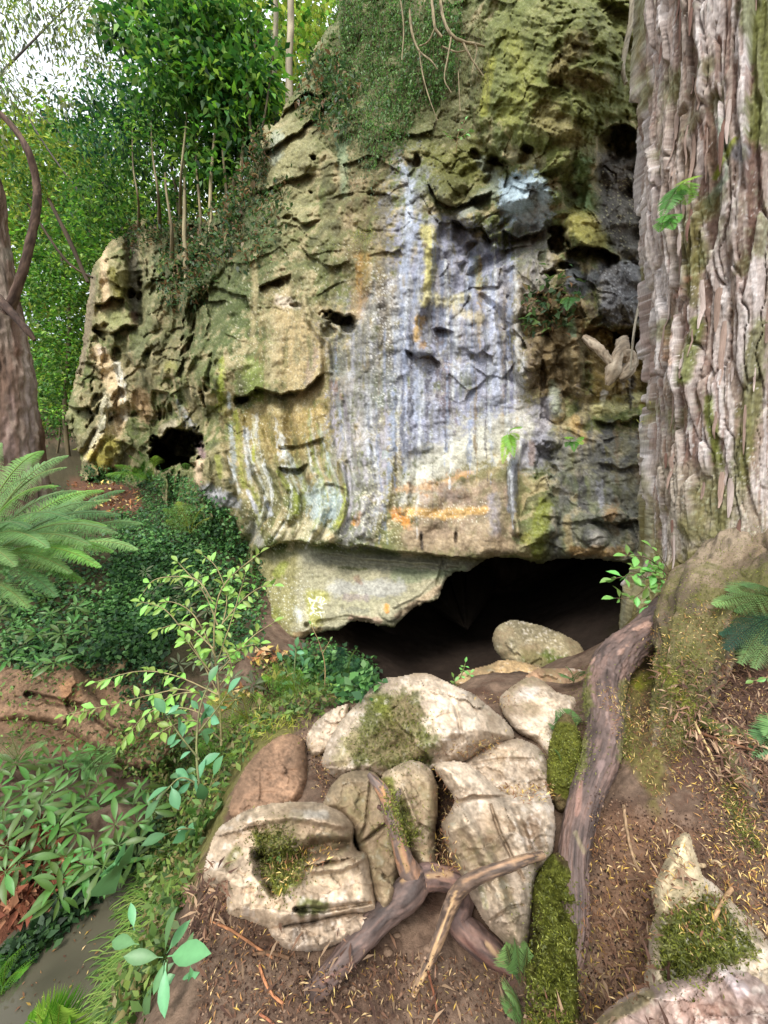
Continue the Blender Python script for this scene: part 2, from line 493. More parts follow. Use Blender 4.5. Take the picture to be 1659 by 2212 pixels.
pit(385, 968, 58, 46, 4.5, .25, .3, .3); pit(350, 990, 30, 30, 3.5, 0, .4, .3); rib([(383,955,7),(352,1000,10)], .3)
# slope and upper wall
ledge([(560,618),(590,606),(610,598),(628,590)], .32, 16, 24, 2, 6); pit(598, 612, 18, 9, .2)
ledge([(440,610),(480,625),(530,640),(560,700)], .2, 60, 40); ledge([(505,855),(530,856),(552,838),(610,850),(660,838),(700,800)], .42, 30, 45, 4, 12, .5)
pit(528, 864, 26, 12, .42, -.35); ledge([(545,420),(600,400),(640,380),(690,372)], .2, 24, 30)
ledge([(560,330),(620,300),(660,270),(700,225),(752,200)], .25, 22, 30); ledge([(596,268),(625,230),(660,200),(690,205),(715,190)], .4, 14, 20)
pit(678, 342, 9, 8, .3); pit(672, 416, 6, 5, .2); pit(640, 660, 14, 8, .2); pit(620, 470, 14, 8, .2); ledge([(620,470),(660,480),(700,470)], .2, 20, 20)
pit(732, 688, 38, 16, .55, .2); pit(752, 700, 20, 20, .4); pit(712, 712, 20, 22, .22, .5); rib([(655,640,10),(668,690,10),(705,740,9),(712,800,10)], .14)
ledge([(640,520),(680,560),(720,575),(760,560)], .12, 30, 30); pit(815, 420, 22, 5, .14)
# streaked middle wall
rib([(935,480,22),(928,560,20),(915,640,22),(890,700,18),(905,750,20),(930,762,10)], .22)
ledge([(876,752),(905,770),(930,764),(952,785)], .2, 22, 20, 2, 8); ledge([(930,708),(955,706),(985,718)], .2, 30, 20)
rib([(1010,600,14),(1035,680,16),(1040,760,14)], .14); rib([(1040,640,10),(1075,670,10),(1095,760,16),(1110,860,20)], -.14)
ledge([(1000,750),(1030,765),(1060,745)], .12, 22, 18)
rib([(720,810,14),(745,900,26),(765,1000,30),(770,1100,26)], .12); rib([(742,870,7),(760,960,10),(772,1030,8)], -.05)
rib([(820,900,24),(840,1000,26),(830,1080,30),(800,1150,24)], .12); rib([(865,820,10),(862,1000,12),(850,1100,12)], -.07)
rib([(735,1000,10),(744,1060,11),(738,1120,14),(706,1165,16)], .15); rib([(752,1000,7),(756,1070,9),(745,1150,9)], -.07)
rib([(516,890,12),(526,980,13),(542,1040,14),(568,1085,14),(560,1140,12)], .17, .2); rib([(560,930,12),(580,1000,14),(612,1060,15),(625,1120,14)], .16, .2); rib([(665,960,14),(672,1020,16),(690,1080,16),(680,1140,14)], .15, .2); rib([(470,930,14),(480,1000,14),(500,1060,14)], .16, .2); rib([(775,850,16),(790,950,18),(800,1050,18),(775,1150,14)], .13, .2); rib([(880,880,18),(885,1000,18),(870,1100,16)], .1, .2); rib([(545,1010,9),(570,1060,11),(580,1100,10)], -.06)
rib([(590,1010,14),(640,1070,14),(640,1110,12)], .15); ledge([(600,965),(640,962),(700,945)], .14, 22, 18, 2, 8); ledge([(600,1010),(625,1012),(645,1012),(665,1000)], .2, 24, 16, 2, 6)
ledge([(700,1043),(720,1044),(745,1055)], .1, 14, 12, 1, 5)
# moss bulge and alcoves high up
dome(1190, 190, 175, 215, .6, 0, .05); dome(1300, 120, 90, 150, .2)
D = D + .05 * ss(1030, 1080, U) * ss(330, 250, V) * n2(U + V * .6, V - U * .3, .008, .04, 4, 44)
pit(1336, 310, 50, 48, .35, .05, .8, .2); ledge([(1290,292),(1320,268),(1350,266),(1375,280)], .5, 40, 20, 4, 6)
rib([(1200,420,26),(1160,400,34),(1110,430,34)], .28); ledge([(1085,495),(1120,512),(1160,502),(1182,490)], .4, 26, 20, 3, 8)
ledge([(925,395),(945,430),(985,448),(1020,430),(1062,415)], .35, 26, 26, 5, 8); ledge([(975,470),(1010,490),(1040,488),(1065,520)], .35, 24, 22, 4, 6)
dome(975, 410, 36, 32, .25); dome(1012, 465, 26, 26, .2); pit(1080, 352, 26, 12, .35, .3); pit(1030, 335, 20, 14, .25); pit(1140, 320, 16, 12, .25)
ledge([(868,330),(890,345),(905,375)], .25, 24, 20); pit(900, 350, 10, 18, .25)
pit(1208, 518, 24, 34, .6, -.35, .35); ledge([(1222,540),(1255,528),(1300,535),(1338,555)], .6, 30, 26, 3, 8, .3)
dome(1262, 495, 55, 42, .3); pit(1222, 575, 36, 12, .45); pit(1190, 590, 16, 14, .3)
dome(1338, 630, 52, 72, .42, .2); pit(1395, 640, 14, 90, .4); dome(1372, 590, 22, 22, .15)
pit(1310, 765, 55, 62, .38, .1, .8, .2); ledge([(1258,712),(1300,704),(1340,722),(1390,730)], .35, 34, 14, 3, 8); pit(1360, 725, 46, 26, .5, .2)
dome(1150, 775, 22, 26, .2); dome(1140, 815, 24, 28, .2); rib([(1170,690,18),(1160,760,14)], .15); pit(1172, 800, 9, 48, .25)
rib([(1240,740,20),(1245,800,18),(1248,850,14)], .22); rib([(1205,760,16),(1210,830,12)], -.18)
ledge([(1280,905),(1320,915),(1380,900),(1420,905)], .18, 24, 30)
dome(1200, 880, 22, 34, .15); rib([(1120,620,14),(1112,700,16),(1125,800,14)], .14)
# foot of the wall
rib([(1125,960,14),(1105,1020,12),(1108,1080,12),(1118,1150,8)], .22); dome(1160, 1140, 44, 82, .38, .35); pit(1180, 1000, 30, 46, .18); dome(1190, 950, 26, 22, .12)
dome(1320, 1112, 34, 20, .2); ledge([(1280,1125),(1330,1132),(1390,1120)], .16, 16, 16, 3, 8); dome(1285, 1160, 34, 26, .18); pit(1345, 1135, 20, 8, .14)
ledge([(1290,1000),(1340,1010),(1420,1000)], .1, 20, 24)
pit(910, 1165, 4, 14, .1); pit(985, 1160, 4, 22, .1)

# main undercut and the block that hangs below it
LIP = np.array([(430,1040),(455,1068),(500,1085),(524,1122),(545,1186),(565,1186),(600,1172),(640,1166),(680,1176),(720,1170),(750,1182),(780,1176),(850,1190),(930,1196),(1000,1204),(1110,1206),(1165,1216),(1250,1208),(1420,1222),(2100,1230)], float)
BLOCKD = [(560,1200,6.55),(640,1190,6.1),(760,1200,5.75),(900,1215,5.5),(1030,1225,5.45),(640,1375,5.25),(700,1360,5.15),(850,1345,4.95),(950,1280,5.15),(575,1335,5.7),(550,1270,6.3),(1000,1245,5.3)]
DB = mq(BLOCKD, (U, V), c=50) + .05 * fbm(W0, 2.2, 4, 7) + .016 * fbm(W0, 10, 4, 8, gain=.6) + .006 * fbm(W0, 36, 3, 5, ridged=True)
DB = DB - .05 * ss(0, 1, n2(U, V, .004, .05, 3, 12))
def in_block():
    global D, DB
    s = V - np.interp(U, LIP[:, 0], LIP[:, 1]) - 2.5 * n2(U, V, .06, .06, 3, 5)
    a = ss(0, 4.5, s) * ss(540, 556, U)
    hold = D
    D = DB
    ledge([(820,1345),(850,1318),(905,1282),(940,1262),(970,1232)], .0001)
    rib([(760,1330,14),(835,1340,14),(880,1305,16),(930,1290,12),(950,1250,10)], -.0)
    dome(842, 1318, 26, 26, .12); rib([(850,1310,6),(905,1282,7),(960,1225,7)], .05); rib([(958,1215,5),(945,1262,6)], -.09); dome(640, 1330, 60, 50, .1)
    rib([(590,1240,10),(600,1300,12)], -.08); rib([(690,1345,8),(750,1335,8),(800,1345,8)], -.07); pit(664, 1352, 7, 8, .15)
    ledge([(680,1190),(760,1205),(900,1218),(1000,1224)], .1, 14, 10, 2, 20); ledge([(700,1210),(850,1222),(990,1236)], .07, 22, 14, 3, 20)
    DBn = D
    D = hold * (1 - a) + DBn * a
in_block()

# outline of the rock seen from the path; the mouth of the cave is cut out of it
OUT = catmull([(1040,-560),(900,-330),(790,-120),(736,-20),(726,40),(700,64),(686,92),(672,120),(655,160),(640,185),(615,225),(598,262),(566,275),(556,330),(540,360),(520,395),(505,425),(455,470),(430,478),(395,470),
  (362,492),(330,482),(300,470),(268,505),(240,520),(212,555),(195,590),(190,640),(183,700),(178,745),(165,800),(150,860),(140,905),(150,930),(175,1000),(165,1060),(250,1110),(360,1120),(440,1160),(500,1230),(545,1290),(556,1335),(580,1362),(612,1380),(640,1386),
  (668,1374),(700,1366),(735,1362),(760,1345),(790,1345),(818,1353),(850,1356),(862,1342),(880,1325),(905,1310),(945,1292),(956,1275),(968,1250),(985,1238),(1012,1234),(1040,1216),(1062,1206),
  (1110,1207),(1165,1217),(1205,1210),(1250,1208),(1330,1215),(1420,1224),(1520,1260),(1700,1420),(2150,1420),(2150,-560)], 5)
S = sdf(U, V, OUT) + 3.0 * n2(U, V, .05, .05, 3, 21) + 1.5 * n2(U, V, .2, .2, 2, 22)
edge = np.sqrt(np.clip(1 - (1 - np.clip(S / 22.0, 0, 1)) ** 2, 0, 1))
low = ss(1150, 1230, V) * ss(500, 580, U)          # thin rim under the lip, round shoulders elsewhere
D = D + (1 - edge) * (.55 - .35 * low)
keep = S > 0

# ---- colours
pc = Paint(U, V, P(U, V, D), (118, 108, 72))
wallW = P(U, V, D).reshape(-1, 3)
big = fbm(wallW, .9, 4, 31); mid = fbm(wallW, 4.5, 4, 32); vs_ = fbm(wallW, 5, 3, 33, st=(1, 1, .15))
pc.mixnoise((86, 96, 46), big, -.25, .4, .8)
pc.mixnoise((158, 138, 102), mid, .05, .5, .7)
pc.mixnoise((74, 70, 46), -mid, .15, .6, .6)
pc.mixnoise((96, 92, 56), vs_, .1, .5, .5)
S_, Q = pc.stroke, pc.poly
# far buttress
S_([(225,700,40),(250,600,45),(225,560,35)], (140,128,88), .8); S_([(196,600,16),(190,700,14),(170,800,14)], (128,110,88), .7); S_([(222,540,12),(228,640,12),(225,700,12)], (198,168,130), .75)
S_([(210,760,24),(235,800,26),(262,880,24),(250,940,20)], (196,168,128), .85); S_([(252,790,13),(264,830,11),(268,900,12)], (214,206,190), .85, streak=.7); S_([(218,760,18)], (204,180,160), .7)
S_([(300,860,30),(318,900,22)], (170,138,100), .8); S_([(228,860,16),(232,900,18),(190,990,12)], (208,194,166), .75, streak=.5); S_([(190,990,12),(240,925,9)], (212,186,130), .8)
S_([(242,590,16),(258,640,16)], (104,96,30), .85); S_([(284,505,20),(290,600,18),(292,680,18)], (86,78,62), .85); S_([(235,690,30),(265,690,25)], (132,132,80), .8); S_([(298,700,10),(290,680,12)], (104,72,60), .8)
S_([(330,560,20),(310,700,22),(300,760,20)], (112,112,74), .7); S_([(365,790,20)], (138,130,68), .7); S_([(345,585,10),(352,560,8)], (122,146,38), .7, moss=.6)
S_([(150,870,20),(170,920,26)], (112,112,70), .8); S_([(240,960,30),(220,1000,26)], (136,124,48), .85); S_([(196,985,16),(230,1000,10)], (176,160,72), .7)
S_([(355,930,14),(375,915,12)], (176,160,132), .7); S_([(330,900,12),(350,890,12)], (150,130,100), .7)
S_([(385,870,10),(410,920,13),(428,960,13)], (146,142,150), .75, na=.8, streak=.4); S_([(430,960,10),(438,985,10)], (112,86,88), .85); S_([(428,1000,14),(430,1040,12)], (196,166,134), .85)
S_([(470,1075,26),(450,1060,20),(510,1090,16)], (158,154,158), .7)
# mossy slope
Q([(420,480),(560,340),(620,300),(640,420),(600,560),(540,700),(420,760),(380,640)], (74,84,42), .85, 90, na=.9)
Q([(330,470),(480,440),(560,330),(600,300),(600,420),(520,560),(430,660),(340,600)], (66,72,38), .8, 60, na=.9)
Q([(600,260),(640,180),(700,60),(760,-20),(760,200),(700,260),(640,300)], (92,94,50), .75, 50, na=.9)
Q([(560,290),(620,250),(680,300),(670,480),(620,520),(570,420)], (142,132,92), .7, 60, na=.7); S_([(600,300,22),(590,340,20)], (150,152,132), .7)
S_([(545,540,10),(552,620,9),(545,740,10)], (158,140,100), .6); Q([(585,630),(640,650),(690,720),(715,840),(640,890),(600,800)], (170,146,104), .8, 50, na=.7)
S_([(605,650,18),(640,660,14)], (196,178,158), .7); S_([(545,800,34),(560,860,26)], (116,126,60), .7, moss=.3); S_([(560,880,16),(610,890,18)], (196,176,132), .7); S_([(680,760,14),(668,820,14)], (140,118,104), .6)
S_([(480,775,9),(478,880,12)], (148,154,44), .75, na=.7, streak=.4, moss=.3); S_([(494,850,6),(496,880,6)], (176,180,176), .8)
Q([(500,890),(720,850),(735,900),(720,980),(600,1000),(500,960)], (134,112,62), .7, 40, na=.8); S_([(640,900,20),(690,890,24)], (166,140,88), .6)
# hanging curtain
Q([(740,-20),(880,-20),(1040,0),(1060,200),(1010,330),(900,330),(800,380),(730,330),(700,180)], (80,84,44), .8, 70, na=.8); S_([(735,240,16),(740,330,14),(745,420,12)], (116,136,104), .5)
Q([(740,380),(850,360),(860,640),(800,720),(745,640)], (104,86,58), .75, 50, na=.6, streak=.5); S_([(835,430,20),(820,520,22)], (92,84,72), .7)
# big mossy bulge
Q([(1040,-40),(1380,-40),(1385,250),(1290,300),(1230,370),(1120,350),(1040,260)], (98,102,46), .85, 60, na=.8, moss=.4)
S_([(1100,80,30),(1140,180,40),(1090,260,30)], (122,120,50), .6, moss=.3); S_([(1250,90,40),(1200,160,30),(1300,180,30)], (122,100,66), .55); S_([(1180,250,50),(1240,300,30)], (128,112,72), .6); S_([(1060,130,14),(1045,240,14)], (148,144,56), .6, moss=.4)
Q([(880,320),(1040,300),(1090,340),(1060,400),(950,400)], (94,92,36), .8, 40, na=.7, moss=.5); S_([(960,380,22),(985,430,20)], (86,84,36), .7, moss=.4)
S_([(1040,350,20),(1080,400,22),(1000,460,18)], (118,122,108), .7); S_([(1100,330,24),(1160,350,20)], (150,136,104), .5)
# smooth dark panel and its neighbours
Q([(1290,330),(1390,320),(1400,560),(1340,560),(1290,480)], (86,80,76), .9, 30, na=.3); S_([(1255,350,24),(1262,440,26)], (106,128,82), .8); S_([(1250,480,44),(1290,520,30)], (140,130,62), .8, moss=.25)
pc.speck([(1290,380),(1400,350),(1400,560),(1300,540)], (206,196,150), .35, 1.8, .85, 2)
Q([(1080,390),(1150,375),(1188,420),(1186,490),(1120,505),(1090,470)], (160,174,182), .9, 20, na=.9); S_([(1150,410,10),(1160,450,8)], (110,98,84), .6); S_([(1130,520,26),(1100,500,16)], (82,100,74), .7)
# blue grey curtain
Q([(715,700),(760,640),(850,560),(860,360),(900,350),(930,480),(1110,520),(1140,900),(1000,1010),(860,1080),(860,1000),(720,960)], (146,144,152), .8, 60, na=.9, streak=.4)
Q([(860,480),(1000,470),(1110,560),(1120,900),(1000,960),(870,1000),(850,800)], (140,138,154), .9, 50, na=.6, streak=.35)
S_([(900,470,12),(905,600,16),(890,760,22),(900,900,24)], (150,156,172), .6, na=.8, streak=.6); S_([(1040,560,14),(1060,700,18),(1070,860,22)], (170,172,186), .6, na=.8, streak=.6); S_([(1000,860,20),(1020,940,22)], (150,150,170), .6, na=.7, streak=.4); S_([(740,900,12),(760,1000,14),(756,1100,12)], (190,184,190), .5, na=.8, streak=.5)
S_([(866,345,9),(884,400,16),(880,520,16),(868,640,14),(862,760,12),(868,900,12)], (156,160,172), .85, streak=.5); S_([(880,420,9),(884,500,8)], (186,190,200), .6, streak=.7)
S_([(960,560,22),(955,640,20)], (92,88,96), .8, streak=.5); S_([(1000,520,16),(1050,560,16),(1040,640,14)], (104,100,110), .6, streak=.5); S_([(1062,620,10),(1078,800,14),(1090,880,16)], (172,174,190), .8, streak=.6)
S_([(958,790,26),(965,870,24),(975,930,18)], (92,68,66), .9, streak=.35); S_([(950,715,18),(950,740,14)], (84,72,70), .8); S_([(1100,840,22),(1110,900,18)], (134,132,152), .8)
S_([(925,500,20),(930,580,16),(915,650,18)], (172,160,96), .9); S_([(905,690,18),(900,730,14)], (176,140,82), .9); S_([(912,745,14)], (140,104,52), .8); S_([(920,640,22),(960,655,16),(1010,640,14)], (194,182,138), .75); S_([(918,530,8)], (104,86,66), .8); S_([(980,670,16),(1035,690,16)], (176,160,124), .6)
S_([(1030,560,12),(1035,620,10)], (160,158,116), .6)
S_([(785,560,24),(778,630,24),(768,680,18)], (146,108,46), .9, streak=.2); S_([(800,570,6),(800,630,5)], (176,150,120), .7, streak=.5); S_([(820,560,14),(828,650,18),(835,760,18)], (92,80,60), .8, streak=.4)
pc.speck([(795,560),(870,600),(880,1000),(840,1020),(795,760)], (222,216,206), .85, 2.6, .95, 3, 14); pc.speck([(860,700),(1100,720),(1090,930),(880,980)], (190,192,206), .22, 2.6, .8, 4)
pc.speck([(500,600),(800,500),(820,1000),(480,980)], (206,196,170), .25, 2.2, .7, 14)
# right wall
Q([(1110,470),(1185,440),(1200,640),(1130,700),(1100,620)], (160,150,146), .75, 26, na=.6, streak=.5); Q([(1125,640),(1260,600),(1270,860),(1150,860)], (102,82,54), .85, 30, na=.6); S_([(1205,680,26),(1190,640,22)], (110,100,58), .7)
S_([(1235,570,20),(1240,620,30),(1290,600,22)], (110,112,116), .8); Q([(1290,560),(1390,560),(1395,700),(1300,710)], (98,94,96), .9, 20, na=.4); pc.speck([(1290,570),(1370,560),(1370,710),(1300,720)], (196,192,190), .5, 2.0, .8, 7)
S_([(1225,660,16),(1235,720,14)], (140,158,124), .7); Q([(1260,700),(1400,720),(1400,880),(1280,890)], (116,92,44), .85, 30, na=.5); S_([(1195,830,14),(1200,890,20)], (150,152,130), .8); S_([(1306,850,12),(1300,870,9)], (210,200,190), .8)
Q([(1100,880),(1190,860),(1200,1000),(1110,1020)], (148,142,150), .8, 30, na=.5)
Q([(850,1060),(880,1000),(960,950),(1060,900),(1140,880),(1150,930),(1090,990),(1000,1030),(900,1080)], (180,172,154), .8, 34, na=1.0)
S_([(880,1040,20),(960,985,16),(1040,935,14)], (192,186,168), .6, na=1.1); pc.speck([(850,1060),(880,1000),(1140,880),(1150,930),(1090,990),(900,1080)], (150,138,120), .6, 2.4, .7, 16); Q([(900,1060),(1000,1040),(1100,1030),(1120,1160),(900,1160)], (150,124,106), .8, 30, na=.4, streak=.3)
S_([(856,1058,10),(930,1050,15),(1010,1022,13)], (184,126,62), .75, na=.9, streak=.3); S_([(850,1108,16),(880,1130,14)], (196,126,48), .75, na=.9); S_([(880,1105,12),(960,1112,16),(1050,1100,10)], (192,150,88), .8); pc.speck([(860,1080),(1060,1070),(1060,1130),(860,1130)], (224,210,186), .7, 2.4, .9, 9)
S_([(768,1130,12),(776,1110,9)], (200,138,60), .85); S_([(714,1160,10)], (204,136,50), .85); S_([(1068,1080,18),(1068,1150,16)], (146,140,148), .7, streak=.4); S_([(900,1160,40),(1100,1180,26)], (160,134,108), .7)
S_([(910,1150,5),(912,1185,4)], (60,52,48), .8); S_([(985,1140,6),(984,1185,5)], (52,44,40), .8, streak=.4); S_([(960,1060,20),(1000,1080,20)], (120,96,84), .5)
Q([(1180,940),(1430,930),(1430,1215),(1190,1215)], (104,100,98), .85, 26, na=.4, streak=.3); S_([(1290,880,22),(1350,870,26),(1390,850,12)], (184,174,120), .8); S_([(1385,880,10)], (168,170,80), .7); S_([(1240,910,20),(1260,950,14)], (188,150,92), .5)
S_([(1320,920,16),(1280,1000,24),(1370,1000,30)], (82,80,80), .7, streak=.5); S_([(1225,1120,12),(1230,1190,12)], (150,130,90), .6); S_([(1320,1110,26)], (138,106,70), .8); S_([(1290,1160,26)], (150,140,132), .7); S_([(1345,1195,18),(1240,1190,14)], (134,100,56), .7); S_([(1150,960,12),(1150,1000,10)], (120,92,74), .6)
S_([(1175,1090,24),(1158,1160,26),(1160,1200,14)], (104,106,40), .95, moss=.8); S_([(1135,1165,16)], (128,122,60), .9, moss=.4)
S_([(1110,1000,14),(1105,1100,12)], (126,124,130), .8)
# draperies with white and lime bands
Q([(700,980),(730,880),(730,820),(790,820),(830,900),(850,1000),(850,1080),(800,1170),(740,1180)], (156,148,148), .85, 30, na=.9, streak=.5); S_([(741,860,5),(762,960,8),(775,1040,5)], (92,80,92), .85, streak=.3); S_([(722,830,14),(735,860,10)], (128,98,84), .7)
Q([(820,880),(860,880),(870,1000),(850,1100),(800,1170),(840,1060)], (116,100,62), .85, 20, na=.4, streak=.3); pc.speck([(800,900),(880,900),(870,1180),(770,1180)], (214,204,170), .6, 2.2, .9, 11, 12); S_([(832,980,8),(832,1010,7)], (168,176,170), .7)
S_([(690,930,6),(706,980,8),(712,1020,11)], (168,180,180), .75, na=.8, streak=.3); S_([(603,950,5),(625,990,8),(655,1040,9),(665,1075,8)], (180,184,184), .85, na=.7, streak=.2); S_([(498,920,7),(506,1000,9),(503,1040,6)], (158,164,168), .75, na=.8, streak=.3); S_([(532,930,9),(534,1000,10),(539,1050,7)], (170,172,176), .75, na=.8, streak=.3)
S_([(508,890,6),(514,930,7),(520,1000,8),(528,1040,11),(552,1075,12),(562,1110,12),(560,1150,12)], (132,134,50), .75, na=.9, moss=.2); S_([(550,960,5),(546,1000,6)], (150,150,50), .7); S_([(535,1060,6),(555,1105,7)], (164,160,166), .85); S_([(572,1075,6),(586,1110,6)], (168,168,176), .85)
S_([(600,1020,8),(640,1075,10),(642,1115,9)], (126,132,46), .8, na=.7, moss=.2); Q([(690,1040),(735,1045),(745,1080),(730,1120),(690,1140),(655,1110),(670,1070)], (160,168,166), .8, 26, na=.9); S_([(744,1050,7),(746,1085,9),(742,1110,11),(728,1135,10)], (148,150,44), .8, na=.7, moss=.2)
S_([(650,1130,22),(720,1160,14),(600,1150,20)], (196,180,144), .7); S_([(545,1140,16),(560,1170,16)], (180,170,160), .6); S_([(470,990,10),(476,1030,8)], (140,140,60), .6); pc.speck([(520,1060),(820,1060),(800,1180),(540,1200)], (220,212,186), .55, 2.2, .85, 12)
Q([(560,1010),(640,1030),(600,1090),(560,1060)], (88,84,44), .6, 30, na=.5); S_([(660,1040,8),(690,1010,8)], (126,102,66), .6); S_([(730,1000,6),(740,1060,8)], (118,98,46), .7)
# long seeps running down the face: lime white, blue grey, ochre and almost black
_sr = np.random.RandomState(77)
def seep(u, v0, L, w, c, op):
    vv_ = np.linspace(v0, min(v0 + L, 1185), 9); sh = np.interp(vv_, [850, 930, 1000, 1050, 1090, 1130, 1180], [0, 4, 16, 38, 42, 25, -8]) * (1.0 if u < 740 else .35 if u < 830 else 0)
    wob = np.cumsum(_sr.normal(size=9)) * 2.2
    S_([(u + a + b, v, w * q) for a, b, v, q in zip(sh, wob, vv_, np.array([.4, .8, 1, 1.1, .9, 1, .8, .7, .3]))], c, op, .7, 1.0, streak=.7)
WHT, BLU, DRK, OCH, OLV = (196,194,190), (136,142,160), (62,56,58), (150,122,74), (96,96,52)
for _ in range(70):
    u = _sr.uniform(850, 1130); c = [WHT, WHT, BLU, BLU, DRK, DRK, OCH, (110,108,120)][_sr.randint(8)]
    seep(u, _sr.uniform(440, 800) + max(0, 900 - u) * .6, _sr.uniform(120, 420), _sr.uniform(3, 9), c, _sr.uniform(.4, .8))
for _ in range(34):
    u = _sr.uniform(715, 870); c = [WHT, BLU, (168,158,164), DRK, OLV, OLV][_sr.randint(6)]
    seep(u, _sr.uniform(640, 900), _sr.uniform(150, 400), _sr.uniform(3, 9), c, _sr.uniform(.35, .7))
for _ in range(44):
    u = _sr.uniform(470, 715); c = [WHT, (176,168,140), OLV, OLV, (120,124,56), (92,78,50), (156,134,92)][_sr.randint(7)]
    seep(u, _sr.uniform(870, 1000), _sr.uniform(120, 300), _sr.uniform(3, 8), c, _sr.uniform(.4, .75))
for _ in range(26):
    u = _sr.uniform(1140, 1420); c = [DRK, DRK, (74,70,72), (148,144,148), (120,92,56)][_sr.randint(5)]
    a0 = _sr.uniform(480, 1050)
    S_([(u, v, _sr.uniform(4, 10)) for v in np.linspace(a0, a0 + _sr.uniform(60, 170), 4)], c, _sr.uniform(.4, .75), .7, 1.0, streak=.7)
for _ in range(40):
    u = _sr.uniform(560, 860); c = [OLV, (84,80,54), (150,136,102), (70,72,44), (130,112,72)][_sr.randint(5)]
    v0 = _sr.uniform(max(300, 620 - (u - 560)), 720)
    S_([(u + _sr.normal() * 2, v, _sr.uniform(4, 10)) for v in np.linspace(v0, v0 + _sr.uniform(80, 240), 5)], c, _sr.uniform(.35, .65), .7, 1.0, streak=.7)
# the hanging block
Q([(556,1210),(640,1190),(1040,1220),(960,1280),(850,1350),(640,1385),(560,1340)], (158,148,120), .85, 20, na=.2)
Q([(556,1210),(640,1195),(640,1385),(600,1380),(556,1330)], (134,124,78), .85, 30, na=.5); S_([(590,1330,30)], (108,106,44), .85, moss=.3); S_([(600,1240,14),(610,1220,12)], (140,144,60), .7)
Q([(640,1185),(1040,1215),(1000,1245),(850,1235),(660,1215)], (116,112,96), .7, 14, na=.3); S_([(860,1245,20),(960,1240,16),(1000,1228,12)], (126,132,100), .7); S_([(720,1270,26),(860,1270,20),(780,1280,20)], (172,166,158), .7); S_([(700,1290,20),(670,1285,18),(680,1340,22)], (150,144,66), .75)
S_([(750,1290,16),(790,1290,12)], (140,122,118), .6); S_([(835,1310,7),(836,1320,7)], (196,128,50), .85); S_([(770,1250,12),(780,1260,6)], (128,88,70), .5); S_([(720,1225,4),(790,1230,4)], (84,86,40), .7, na=.8); S_([(745,1318,8),(790,1320,10)], (92,90,80), .45, na=1.2)
S_([(860,1330,10),(905,1300,12),(950,1270,10)], (160,136,108), .85); S_([(760,1335,10),(820,1342,10)], (168,138,116), .8); S_([(640,1372,12),(690,1360,8)], (164,136,96), .8); pc.speck([(560,1230),(680,1230),(680,1380),(570,1360)], (210,204,184), .6, 2.6, .85, 13); S_([(645,1320,10),(650,1340,10)], (196,194,186), .6, na=.8)
# scratched marks, as they stand on the block
def scratch(pts, w=1.0):
    w = w * 1.7
    x = [(1150 + a * 200 / 1659) / 1.8228 for a, b in pts]; y = [(2280 + b * 200 / 1659) / 1.8228 for a, b in pts]
    S_([(a, b, w) for a, b in zip(x, y)], (232,226,196), .95, .5, 0.05, jit=0)
scratch([(545,640),(600,790)]); scratch([(560,615),(650,680),(580,680)]); scratch([(630,715),(755,715),(660,905)]); scratch([(790,590),(960,580),(905,770)]); scratch([(805,600),(805,740)])
scratch([(850,765),(915,770)], .7); scratch([(1025,610),(1070,670),(980,750),(955,870)], .7); scratch([(980,830),(1130,785)], .8); scratch([(640,930),(800,975)]); scratch([(650,930),(655,985),(720,1040),(590,1165)]); scratch([(905,1060),(970,1300)], .9); scratch([(800,1090),(1060,1075)], .8); scratch([(700,1100),(860,1190)], .6); scratch([(850,900),(980,950)], 1.1)

# grain of the stone: crusts, flecks and weathered film of its own colour
_g1 = fbm(wallW, 26, 3, 34); _g2 = fbm(wallW, 70, 2, 35)
_lum = pc.c.mean(1, keepdims=True)
pc.c = _lum + (pc.c - _lum) * .98
pc.c = pc.c * np.array([1.08, 1.15, 1.19]) * np.clip(1 + .17 * _g1 + .12 * _g2 + .16 * mid, .35, 2)[:, None]
_wh = (ss(.25, .8, _g2 + .6 * _g1 + .5 * mid) * .09)[:, None]
pc.c = pc.c * (1 - _wh) + lin((206, 204, 192)) * _wh
D = D - (pc.moss.reshape(D.shape)) * (.01 + .010 * fbm(P(U, V, D), 16, 3, 41))
Wc = P(U, V, D).reshape(-1, 3)
F = grid_faces(*U.shape, keep=keep)
Wc, F, Cc, Dc = compress(Wc, F, pc.c, D.ravel())
be = boundary_edges(F)
bi = np.unique(be)
n0 = len(Wc); mp = np.full(n0, -1); mp[bi] = np.arange(len(bi)) + n0
back = Wc[bi] - EYE
uu_, vv_, dd_ = proj(Wc[bi])
mouth = ((vv_ > 1190) & (uu_ > 640))
back = EYE + back * 1.35
Fs = np.stack([be[:, 1], be[:, 0], mp[be[:, 0]], mp[be[:, 1]]], -1)
Wc = np.concatenate([Wc, back]); Cc = np.concatenate([Cc, Cc[bi]]); F = np.concatenate([F, Fs])
cliff = obj('cliff', Wc, F, Cc, M_CLIFF)
tag(cliff, 'tall limestone cliff streaked white, blue grey, ochre and moss green above the cave', kind='structure')

